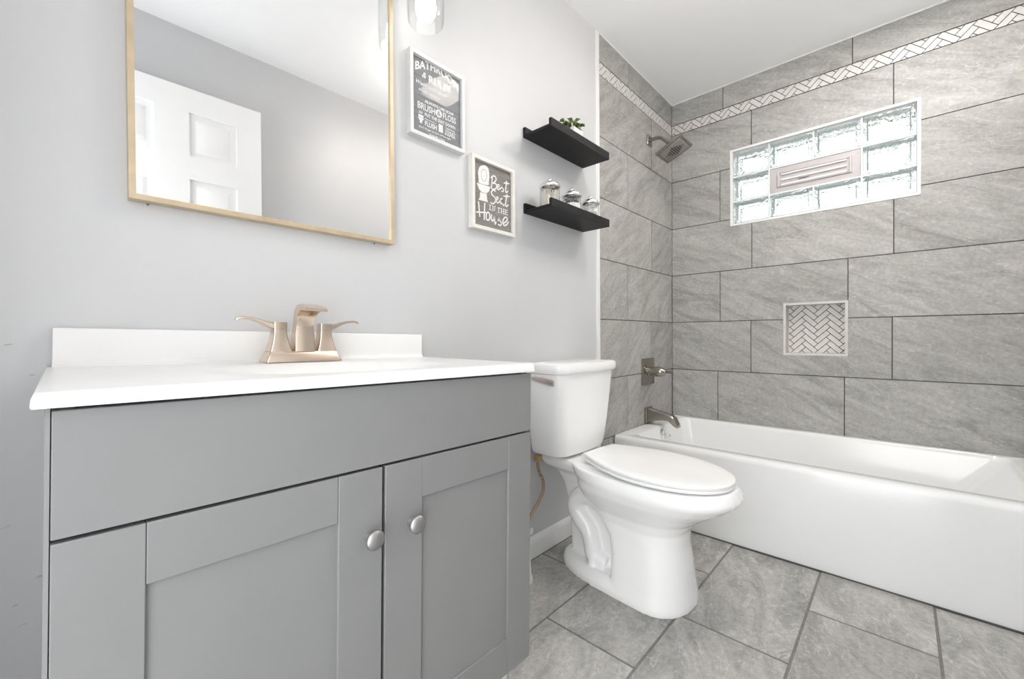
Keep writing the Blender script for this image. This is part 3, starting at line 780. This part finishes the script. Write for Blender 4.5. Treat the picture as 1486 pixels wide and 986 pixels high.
w = thing('shower_valve', 'brushed nickel shower control with square plate and cone lever above the tub spout', 'valve', (-.376, 0, .698))
bm = BM(); loft(bm, [[(p[0], y, p[1]) for p in rrect(-.376-q, -.376+q, .698-q, .698+q, .005, 0, 3)] for y, q in ((.001, .079), (-.008, .079), (-.011, .074))]); obj('plate', bm, 'nickel', w, smooth=30)
bm = BM(); lathe(bm, [(.027, .009), (.027, .016), (.024, .018), (.024, .045)], (-.376, 0, .699), (0, -1, 0)); obj('sleeve', bm, 'nickel', w)
bm = BM(); lathe(bm, [(.0285, .046), (.030, .062), (.0285, .080), (.023, .098), (.012, .108), (.009, .114)], (-.376, 0, .699), (0, -1, 0)); lv = obj('cone_handle', bm, 'nickel', w, smooth=50)
bm = BM(); loft(bm, [[(-.376-a, y, .700-c), (-.376+a, y, .700-c), (-.376+a, y, .700+c), (-.376-a, y, .700+c)] for y, a, c in ((-.110, .008, .007), (-.128, .007, .006), (-.146, .010, .0085), (-.152, .010, .0085))]); obj('lever', bm, 'nickel', lv, bevel=.0015)

w = thing('tub_spout', 'brushed nickel tub spout with pull-up diverter knob at the faucet end of the bathtub', 'spout', (-.372, 0, .44))
bm = BM(); loft(bm, [[(p[0], y, p[1]) for p in rrect(-.372-q, -.372+q, .4375-q, .4375+q, .004, 0, 3)] for y, q in ((.001, .046), (-.010, .046), (-.013, .042))]); obj('wall_plate', bm, 'nickel', w, smooth=30)
bm = BM()
sp = [(-.012, .478, .402, .032), (-.05, .472, .410, .0295), (-.095, .463, .419, .027), (-.130, .456, .420, .026), (-.150, .450, .405, .0255), (-.166, .438, .392, .025), (-.180, .412, .386, .0245), (-.186, .396, .3845, .024)]
loft(bm, [[(-.372-hw, y, zb), (-.372+hw, y, zb), (-.372+hw, y-.001, zt-.005), (-.372+hw*.8, y-.001, zt), (-.372-hw*.8, y-.001, zt), (-.372-hw, y-.001, zt-.005)] for y, zt, zb, hw in sp]); obj('spout_body', bm, 'nickel', w, smooth=38)
bm = BM(); lathe(bm, [(.004, 0), (.004, .012), (.009, .014), (.010, .022), (.007, .026)], (-.372, -.158, .444)); obj('diverter_knob', bm, 'nickel', w)

# ================================================================== MIRROR
MX0, MX1, MZ0, MZ1, MYF = -2.672, -2.0965, 1.186, 2.03, -.027
w = thing('wall_mirror', 'large rectangular mirror in a thin pale gold frame above the vanity', 'mirror', ((MX0+MX1)/2, 0, MZ0))
bm = BM(); fwid = .0105
for r in cut_rect((MX0, MX1, MZ0, MZ1), (MX0+fwid, MX1-fwid, MZ0+fwid, MZ1-fwid)): box(bm, r[0], r[1], MYF, -.0005, r[2], r[3])
obj('mirror_frame', bm, 'gold', w)
bm = BM(); box(bm, MX0+.008, MX1-.008, -.0215, -.002, MZ0+.008, MZ1-.008); obj('mirror_glass', bm, 'mirror', w, smooth=0)
for x in (-2.642, -2.148):
    bm = BM(); box(bm, x-.002, x+.002, -.005, -.0004, MZ0-.004, MZ0+.001); obj('wall_clip', bm, simple('clip_steel', (.30, .29, .28), .4, .8), w, bevel=.001)

# ------------------------------------------------------------------ vanity light
w = thing('vanity_light', 'lit vanity light with clear glass shades and bright bulbs above the mirror', 'lamp', (-2.372, 0, 2.10))
bm = BM(); box(bm, -2.46, -2.284, -.022, -.0005, 2.055, 2.165); obj('back_plate', bm, 'nickel', w, bevel=.004)
bm = BM(); tube(bm, [(-2.71, -.05, 2.11), (-2.033, -.05, 2.11)], .010, 14, 1); tube(bm, [(-2.372, -.02, 2.11), (-2.372, -.05, 2.11)], .012, 14, 1); obj('cross_bar', bm, 'nickel', w)
for x in (-2.706, -2.034):
    yy = -.102
    bm = BM(); tube(bm, [(x, -.05, 2.11), (x, -.085, 2.108), (x, yy, 2.085), (x, yy, 2.05)], .008, 12, 5); ar = obj('arm', bm, 'nickel', w)
    bm = BM(); lathe(bm, [(.012, 2.055), (.026, 2.045), (.028, 2.015), (.024, 1.99), (.016, 1.955)], (x, yy, 0)); obj('socket', bm, 'nickel', ar)
    bm = BM(); prof = [(.029, 2.03), (.045, 2.01), (.0525, 1.98), (.0535, 1.872), (.052, 1.837), (.0505, 1.827), (.0487, 1.827), (.050, 1.838), (.0512, 1.872), (.050, 1.978), (.043, 2.006), (.028, 2.026)]
    lathe(bm, prof, (x, yy, 0), n=40, cap=False); obj('glass_shade', bm, 'clear', ar, smooth=50)
    bm = BM(); lathe(bm, [(.013, 1.956), (.014, 1.94), (.021, 1.915), (.028, 1.89), (.0305, 1.872), (.028, 1.852), (.019, 1.838), (.006, 1.832), (.001, 1.8315)], (x, yy, 0)); obj('bulb', bm, 'bulb', ar, smooth=60)

# ------------------------------------------------------------------ ceiling light (seen as a glow in the picture glass)
LX, LY = -1.25, -.842
w = thing('ceiling_light', 'square frosted glass flush ceiling light, seen only as a glow in the sign glass', 'lamp', (LX, LY, ZC))
bm = BM(); loft(bm, [rrect(LX-q, LX+q, LY-q, LY+q, .005, z, 4) for q, z in ((.06, ZC-.0005), (.06, ZC-.02), (.012, ZC-.024), (.012, ZC-.086))]); obj('canopy', bm, 'nickel', w)
bm = BM(); loft(bm, [rrect(LX-q, LX+q, LY-q, LY+q, .02, z, 4) for q, z in ((.086, ZC-.085), (.096, ZC-.090), (.096, ZC-.124), (.086, ZC-.130))]); obj('diffuser', bm, 'lamp', w)

DX, DY = -.60, -1.20  # unseen ceiling lamp, added to brighten the tub and tile
w = thing('tub_fill_light', 'added round fill light flush in the ceiling beside the bathtub, out of view', 'lamp', (DX, DY, ZC))
bm = BM(); lathe(bm, [(.130, -.0004), (.130, -.004), (.106, -.009), (.104, -.006), (.104, -.0004)], (DX, DY, ZC), n=36); obj('trim_ring', bm, 'white_trim', w)
bm = BM(); lathe(bm, [(.1035, -.0008), (.1035, -.0045), (.001, -.0048)], (DX, DY, ZC), n=36); obj('lens', bm, 'tub_fill', w)

# ================================================================== SHELVES
def shelf(z, label):
    x0, x1, yd, t = -1.494, -1.0645, -.1435, .011
    bm = BM()
    prof = [(-.0005, z), (-.0005, z+.0395), (-.0125, z+.0395), (-.0125, z+t), (yd+.012, z+t), (yd+.012, z+.0325), (yd, z+.0325), (yd, z)]
    prism(bm, prof, 'x', x0, x1)
    o = obj('floating_shelf', bm, 'shelf', org=(-1.279, 0, z), smooth=0, bevel=.0008)
    tag(o, label, 'shelf', 'black picture-ledge shelves on the vanity wall'); return z+t
ZU = shelf(1.7125, 'black floating ledge shelf holding the small potted plant, upper of the two')
ZLO = shelf(1.4085, 'black floating ledge shelf holding three lidded glass jars, lower of the two')
def jar(x, y, z, label):
    w = thing('glass_jar', label, 'jar', (x, y, z), group='apothecary jars on the lower shelf')
    bm = BM(); lathe(bm, [(.030, .0003), (.038, .002), (.0405, .008), (.0405, .072), (.039, .082), (.040, .088), (.038, .088), (.037, .082), (.0385, .072), (.0385, .009), (.036, .005), (.001, .005)], (x, y, z), n=36, cap=False)
    obj('jar_body', bm, 'clear', w, smooth=50)
    bm = BM(); lathe(bm, [(.036, .084), (.0425, .0885), (.0435, .092), (.0425, .096), (.036, .099), (.035, .104), (.030, .108), (.010, .1105)], (x, y, z), n=36); ld = obj('lid', bm, 'chrome', w, smooth=40)
    bm = BM(); lathe(bm, [(.004, .110), (.004, .113), (.008, .116), (.0095, .121), (.007, .126), (.001, .128)], (x, y, z), n=20); obj('lid_knob', bm, 'chrome', ld, smooth=50)
    return w
JY = -.078
jx = [-1.421, -1.268, -1.124]
jar(jx[0], JY, ZLO+.0004, 'glass jar of cotton swabs, nearest the signs of the three lidded jars')
jar(jx[1], JY, ZLO+.0004, 'glass jar with a dark band inside under its silver lid, middle of three')
jar(jx[2], JY, ZLO+.0004, 'glass jar of white cotton balls, nearest the tiled wall of the three')
def blobs(name, x, label, maker, mat):
    bm = BM(); maker(bm, x); o = obj(name, bm, mat, org=(x, JY, ZLO+.006), smooth=60, kind='stuff'); tag(o, label, name.replace('_', ' '))
def swabs(bm, x):
    for i in range(46):
        a, r = random.random()*2*PI, .033*math.sqrt(random.random()); a2 = a+random.uniform(-.5, .5)
        p0 = Vector((x+r*math.cos(a), JY+r*math.sin(a), ZLO+.0065)); p1 = Vector((x+r*math.cos(a2), JY+r*math.sin(a2), ZLO+.0765))
        tube(bm, [p0, p1], .0012, 5, 1); q = (p1-p0).normalized()
        for e in (p0+q*.004, p1-q*.004): lathe(bm, [(.0004, -.005), (.0024, -.002), (.0024, .002), (.0004, .005)], e, q, 6)
blobs('cotton_swabs', jx[0], 'bunch of cotton swabs standing in the jar nearest the signs', swabs, 'swab')
def dark_bits(bm, x):
    for i in range(60):
        a, r = random.random()*2*PI, .032*math.sqrt(random.random()); z = ZLO+.062+random.random()*.014
        p = Vector((x+r*math.cos(a), JY+r*math.sin(a), z)); d = Vector((random.uniform(-1, 1), random.uniform(-1, 1), random.uniform(-.3, .3))).normalized()*.006
        tube(bm, [p-d, p+d], .0018, 5, 1)
blobs('dark_pieces', jx[1], 'dark contents lying near the top of the middle jar', dark_bits, 'dark_bits')  # short dark rods scattered just under the lid
def fill_balls(bm, x):
    lathe(bm, [(.030, .0065), (.036, .010), (.036, .055), (.030, .060), (.002, .061)], (x, JY, ZLO), n=24)
blobs('white_pads', jx[1], 'white pads filling the middle jar below the dark layer', fill_balls, 'cotton')
def balls(bm, x):
    for i in range(40):
        a, r = random.random()*2*PI, .027*math.sqrt(random.random()); z = ZLO+.0165+random.random()*.055
        mt = Matrix.Translation((x+r*math.cos(a), JY+r*math.sin(a), z)); bmesh.ops.create_icosphere(bm, subdivisions=2, radius=.0098, matrix=mt)
blobs('cotton_balls', jx[2], 'white cotton balls piled in the jar nearest the tiled wall', balls, 'cotton')
# little plant
px, py, pz = -1.247, -.066, ZU+.0003
w = thing('potted_plant', 'small green leafy plant in a white square pot on the upper black shelf', 'plant', (px, py, pz))
bm = BM(); loft(bm, [rrect(px-q, px+q, py-q, py+q, .005, pz+z, 3) for q, z in ((.029, 0), (.032, .003), (.036, .072), (.036, .076), (.033, .076), (.032, .068))]); obj('pot', bm, 'pot', w, smooth=35)
bm = BM(); loft(bm, [rrect(px-.0325, px+.0325, py-.0325, py+.0325, .004, pz+z, 2) for z in (.0685, .073)]); obj('soil', bm, 'soil', w)
bm = BM()
def leaf(bm, base, d, ln, wd):
    d = d.normalized(); u, v = frame_of(d); rows = []
    for k in range(7):
        t = k/6; hw = wd*math.sin(PI*min(1, t*.94+.06))**.7; c = base+d*ln*t+v*(-.18*ln*t*t)
        rows.append([c-u*hw+v*hw*.25, c, c+u*hw+v*hw*.25])
    vs = [[bm.verts.new(p) for p in r] for r in rows]
    for a, b2 in zip(vs, vs[1:]):
        for i in range(2): bm.faces.new((a[i], a[i+1], b2[i+1], b2[i]))
    bmesh.ops.solidify(bm, geom=[f for f in bm.faces if f.verts[0] in [q for r in vs for q in r]], thickness=.0006)
st = BM()
for i in range(58):
    a = random.random()*2*PI; r = random.uniform(.004, .033); h = random.uniform(.012, .050)
    b0 = Vector((px+.4*r*math.cos(a), py+.4*r*math.sin(a), pz+.072)); tp = Vector((px+1.25*r*math.cos(a), py+1.25*r*math.sin(a), pz+.070+h))
    tube(st, [b0, (b0+tp)/2+Vector((0, 0, .004)), tp], .0009, 5, 3)
    leaf(bm, tp, Vector((math.cos(a), math.sin(a), random.uniform(-.1, .9))), random.uniform(.017, .027), random.uniform(.0085, .013))
obj('foliage', bm, 'leaf', w, smooth=60); obj('stems', st, 'leaf', w)

# ================================================================== SIGNS
def sign(name, cx, cz, hw, hh, fr, fmat, pmat, label):
    w = thing(name, label, 'sign', (cx, 0, cz))
    bm = BM()
    for r in cut_rect((cx-hw, cx+hw, cz-hh, cz+hh), (cx-hw+fr, cx+hw-fr, cz-hh+fr, cz+hh-fr)): box(bm, r[0], r[1], -.0225, -.0005, r[2], r[3])
    obj('sign_frame', bm, fmat, w)
    bm = BM(); box(bm, cx-hw+fr-.002, cx+hw-fr+.002, -.011, -.002, cz-hh+fr-.002, cz+hh-fr+.002); obj('printed_panel', bm, pmat, w, smooth=0)
    return w
def ribbon(bm, pts, wd, y, smooth=True, k=6):
    """flat pen stroke of width wd in the x-z plane"""
    P_ = catmull([(p[0], p[1], 0) for p in pts], k) if smooth and len(pts) > 2 else [Vector((p[0], p[1], 0)) for p in pts]
    m = len(P_); rings = []
    for i, p in enumerate(P_):
        d = (P_[min(i+1, m-1)]-P_[max(i-1, 0)]); d = d.normalized() if d.length > 1e-9 else Vector((1, 0, 0))
        n = Vector((-d.y, d.x, 0))*wd/2
        a, b2 = p+n, p-n
        rings.append([(a.x, y, a.y), (b2.x, y, b2.y), (b2.x, y+.0008, b2.y), (a.x, y+.0008, a.y)])
    loft(bm, rings)
def poly_plate(bm, pts, y, k=0):
    P_ = [(p.x, p.y) for p in catmull([(a, b2, 0) for a, b2 in pts+pts[:1]], k)][:-1] if k else pts
    prism(bm, P_, 'y', y, y+.0008)
def words(txt, cx, cz, width, height, y, parent, mat='letter', shear=0, bold=0.0, arch=0.0, name='lettering'):
    cu = bpy.data.curves.new('t', 'FONT'); cu.body = txt; cu.align_x = 'CENTER'; cu.size = 1; cu.extrude = .02; cu.shear = shear; cu.offset = bold; cu.resolution_u = 3
    o = bpy.data.objects.new('t', cu); C.objects.link(o); dg = bpy.context.evaluated_depsgraph_get(); dg.update()
    me = bpy.data.meshes.new_from_object(o.evaluated_get(dg)); bpy.data.objects.remove(o); bpy.data.curves.remove(cu)
    xs = [v.co.x for v in me.vertices]; ys = [v.co.y for v in me.vertices]
    mx, my, sx_, sy_ = (max(xs)+min(xs))/2, (max(ys)+min(ys))/2, max(xs)-min(xs), max(ys)-min(ys)
    og = ORG[parent.name]
    for v in me.vertices:
        x = (v.co.x-mx)/sx_; zz = (v.co.y-my)/sy_
        yy = y + (0 if v.co.z > 0 else .0008)
        v.co = Vector((cx+x*width, yy, cz+zz*height*(1+arch*0) + arch*(1-4*x*x)))-og
    me.materials.clear(); me.materials.append(M[mat])
    q = bpy.data.objects.new(name, me); C.objects.link(q); q.parent = parent; ORG[q.name] = og
    return q
SB = (-1.677, 1.4255)
w = sign('framed_sign', SB[0], SB[1], .1095, .129, .0125, 'frame_white', 'plank_brown', 'taupe framed sign reading Best Seat in the House beside a white toilet drawing')
at = lambda pts: [(SB[0]+a, SB[1]+b2) for a, b2 in pts]
STROKES = [[(-0.0021, 0.0774), (-0.0042, 0.0551), (-0.0081, 0.0325)], [(-0.0101, 0.0702), (0.004, 0.0814), (0.0158, 0.0789), (0.0157, 0.0671), (0.0005, 0.053)], [(0.0005, 0.053), (0.0156, 0.0553), (0.0203, 0.0464), (0.0107, 0.0339), (-0.0072, 0.0311)],
 [(0.0212, 0.0416), (0.0323, 0.0495), (0.0324, 0.0563), (0.0242, 0.0518), (0.0226, 0.0403), (0.0298, 0.037), (0.0395, 0.0446)], [(0.0405, 0.0431), (0.0504, 0.0542), (0.0534, 0.0584), (0.0503, 0.0508), (0.0567, 0.0438), (0.0532, 0.0361), (0.0453, 0.0358)],
 [(0.0744, 0.0811), (0.0692, 0.0539), (0.0681, 0.0398), (0.074, 0.0378), (0.0817, 0.0449)], [(0.0594, 0.0702), (0.090, 0.0748)], [(0.0154, 0.0267), (0.0036, 0.0288), (-0.0073, 0.0194), (-0.0027, 0.0089), (0.0104, 0.0036), (0.0141, -0.0089), (0.0008, -0.022), (-0.0123, -0.02)],
 [(0.0174, -0.0065), (0.0271, 0.0025), (0.0257, 0.009), (0.019, 0.004), (0.0188, -0.0095), (0.027, -0.0127), (0.0367, -0.0037)], [(0.0514, 0.0066), (0.0431, 0.0063), (0.0381, -0.005), (0.0429, -0.0125), (0.0513, -0.0054), (0.0529, 0.0052), (0.0518, -0.0104), (0.0561, -0.0163), (0.0611, -0.0118)],
 [(0.0765, 0.0315), (0.0698, 0.0057), (0.0676, -0.012), (0.0736, -0.0159), (0.0837, -0.0067)], [(0.0565, 0.0198), (0.091, 0.0258)], [(-0.0717, -0.0305), (-0.0685, -0.0588), (-0.0656, -0.0841)], [(-0.0407, -0.0282), (-0.0432, -0.0598), (-0.0448, -0.0913)], [(-0.083, -0.07), (-0.0342, -0.0619)],
 [(-0.025, -0.0576), (-0.0338, -0.0677), (-0.0339, -0.0842), (-0.0253, -0.088), (-0.0165, -0.079), (-0.0173, -0.0642), (-0.025, -0.0576)], [(-0.0066, -0.062), (-0.009, -0.0758), (-0.0036, -0.0864), (0.005, -0.078), (0.0098, -0.0619), (0.0087, -0.0823), (0.0119, -0.0951), (0.0167, -0.0858)],
 [(0.0249, -0.0808), (0.0386, -0.0645), (0.0346, -0.0755), (0.0442, -0.0855), (0.0383, -0.0952), (0.0262, -0.0924)], [(0.0556, -0.0833), (0.0731, -0.0713), (0.0757, -0.0604), (0.0632, -0.0595), (0.0522, -0.0754), (0.057, -0.0899), (0.0704, -0.0873), (0.0832, -0.0728)]]
SERIF = [[(-0.0147, -0.0299), (-0.0148, -0.0471)], [(-0.0188, -0.0305), (-0.01, -0.0301)], [(-0.019, -0.0471), (-0.0102, -0.0468)], [(-0.0013, -0.0476), (-0.0012, -0.0298), (0.01, -0.0468), (0.0101, -0.0293)], [(-0.0049, -0.0303), (0.0007, -0.0301)], [(-0.0051, -0.0477), (0.0024, -0.0474)], [(0.0068, -0.0297), (0.0139, -0.0291)],
 [(0.0234, -0.0314), (0.0389, -0.0307)], [(0.0311, -0.0311), (0.03, -0.0483)], [(0.0262, -0.0477), (0.0348, -0.0479)], [(0.0447, -0.0308), (0.0436, -0.0481)], [(0.0575, -0.0301), (0.0564, -0.0482)], [(0.0442, -0.0395), (0.0569, -0.0391)], [(0.0408, -0.031), (0.0486, -0.0306)], [(0.0536, -0.0302), (0.0615, -0.0299)], [(0.0402, -0.0481), (0.048, -0.0479)], [(0.0529, -0.0482), (0.0608, -0.0479)],
 [(0.0659, -0.0303), (0.0648, -0.0478)], [(0.0649, -0.0305), (0.0795, -0.0301)], [(0.0654, -0.039), (0.0754, -0.0383)], [(0.0643, -0.0479), (0.0793, -0.0468)]]
words_of = [(STROKES[0:7], 'lettering', .0046), (STROKES[7:12], 'lettering', .0046), (SERIF, 'lettering', .0027), (STROKES[12:], 'lettering', .0050)]
for grp, nm, wd in words_of:
    bm = BM()
    for i, sp_ in enumerate(grp): ribbon(bm, at(sp_), wd, -.0118-.00003*i, smooth=(len(sp_) > 4 or grp is not SERIF))
    obj(nm, bm, 'letter', w, smooth=0)
bm = BM()
poly_plate(bm, at([(-0.0462, 0.106), (-0.064, 0.0959), (-0.0725, 0.0741), (-0.0697, 0.0507), (-0.0667, 0.037), (-0.024, 0.040), (-0.0205, 0.0515), (-0.0179, 0.0747), (-0.0210, 0.0975), (-0.0327, 0.1067)]), -.0118, 4)
poly_plate(bm, at([(-0.0799, 0.0341), (-0.0127, 0.0363), (-0.0198, 0.0179), (-0.0336, 0.0073), (-0.0582, 0.0074), (-0.0691, 0.0154)]), -.0118)
poly_plate(bm, at([(-0.0635, 0.0048), (-0.0313, 0.0059), (-0.0292, -0.014), (-0.0247, -0.0222), (-0.0717, -0.024), (-0.065, -0.0143)]), -.0118)
ic = obj('toilet_drawing', bm, 'letter', w, smooth=0)
bm = BM(); ribbon(bm, at([(-0.0486, 0.0907), (-0.0575, 0.0816), (-0.0586, 0.0651), (-0.0534, 0.0519), (-0.0436, 0.048), (-0.0345, 0.057), (-0.0307, 0.0744), (-0.0351, 0.088), (-0.0486, 0.0907)]), .0013, -.0123)
obj('seat_outline', bm, 'plank_brown', ic, smooth=0)
bm = BM(); box(bm, SB[0]-.097, SB[0]+.097, -.0148, -.0138, SB[1]-.1165, SB[1]+.1165); obj('cover_glass', bm, 'sheet', w, smooth=0)

SA = (-1.927, 1.6685)
w = sign('framed_sign', SA[0], SA[1], .1085, .129, .0115, 'frame_silver', 'plank_grey', 'grey framed Bathroom Rules sign with a warm lamp reflection in its glass')
T = lambda txt, cx, cz, wd, ht, **k: words(txt, SA[0]+cx, SA[1]+cz, wd, ht, -.0118, w, **k)
T('BATHROOM', .003, .087, .172, .026, bold=.018, arch=.026)
T('RULES', .012, .068, .088, .024, bold=.02)
T('&', -.050, .071, .016, .018, shear=.3)
T('Wash your hands', -.020, .040, .120, .016, shear=.35)
T('with soap', -.030, .020, .080, .013, shear=.35)
T('ALWAYS USE SOAP', .0095, -.0085, .116, .0095, bold=.012)
T('BRUSH', -.042, -.0290, .066, .021, bold=.01)
T('FLOSS', .050, -.0275, .054, .020, bold=.01)
bm = BM(); lathe(bm, [(.0125, 0), (.0125, .0008)], (SA[0]+.006, -.0118, SA[1]-.028), (0, 1, 0), 24); dc = obj('round_badge', bm, 'letter', w, smooth=0)
words('&', SA[0]+.006, SA[1]-.028, .013, .015, -.0124, dc, mat='plank_grey')
T('to', -.064, -.0500, .012, .008, shear=.3)
T('PUT THE SEAT DOWN', .0125, -.0510, .122, .0105, bold=.01)
T('always remember to', -.027, -.0645, .046, .006, shear=.3)
T('FLUSH', -.0255, -.078, .046, .0155, bold=.015)
T('replace', .052, -.0645, .042, .008, shear=.3)
T('TOILET', .053, -.0745, .044, .0085, bold=.01)
T('PAPER', .053, -.0845, .044, .0085, bold=.01)
T("don't forget to turn off the light", -.008, -.096, .128, .0085, shear=.3)
T('THANK YOU', -.002, -.1085, .062, .007, bold=.012)
bm = BM(); o_ = lambda p: [(SA[0]+a, SA[1]+b2) for a, b2 in p]
poly_plate(bm, o_([(-.0725, -.0585), (-.0540, -.0585), (-.0540, -.0655), (-.0725, -.0655)]), -.0118)
poly_plate(bm, o_([(-.0735, -.0668), (-.0530, -.0668), (-.0560, -.0735), (-.0600, -.0765), (-.0590, -.0835), (-.0680, -.0835), (-.0670, -.0765), (-.0710, -.0735)]), -.0118)
obj('toilet_drawing', bm, 'letter', w, smooth=0)
bm = BM(); poly_plate(bm, o_([(.005, -.061), (.022, -.061), (.022, -.086), (.005, -.086)]), -.0118); obj('paper_drawing', bm, 'letter', w, smooth=0)
bm = BM(); box(bm, SA[0]-.097, SA[0]+.097, -.0148, -.0138, SA[1]-.1175, SA[1]+.1175); obj('cover_glass', bm, 'sheet', w, smooth=0)
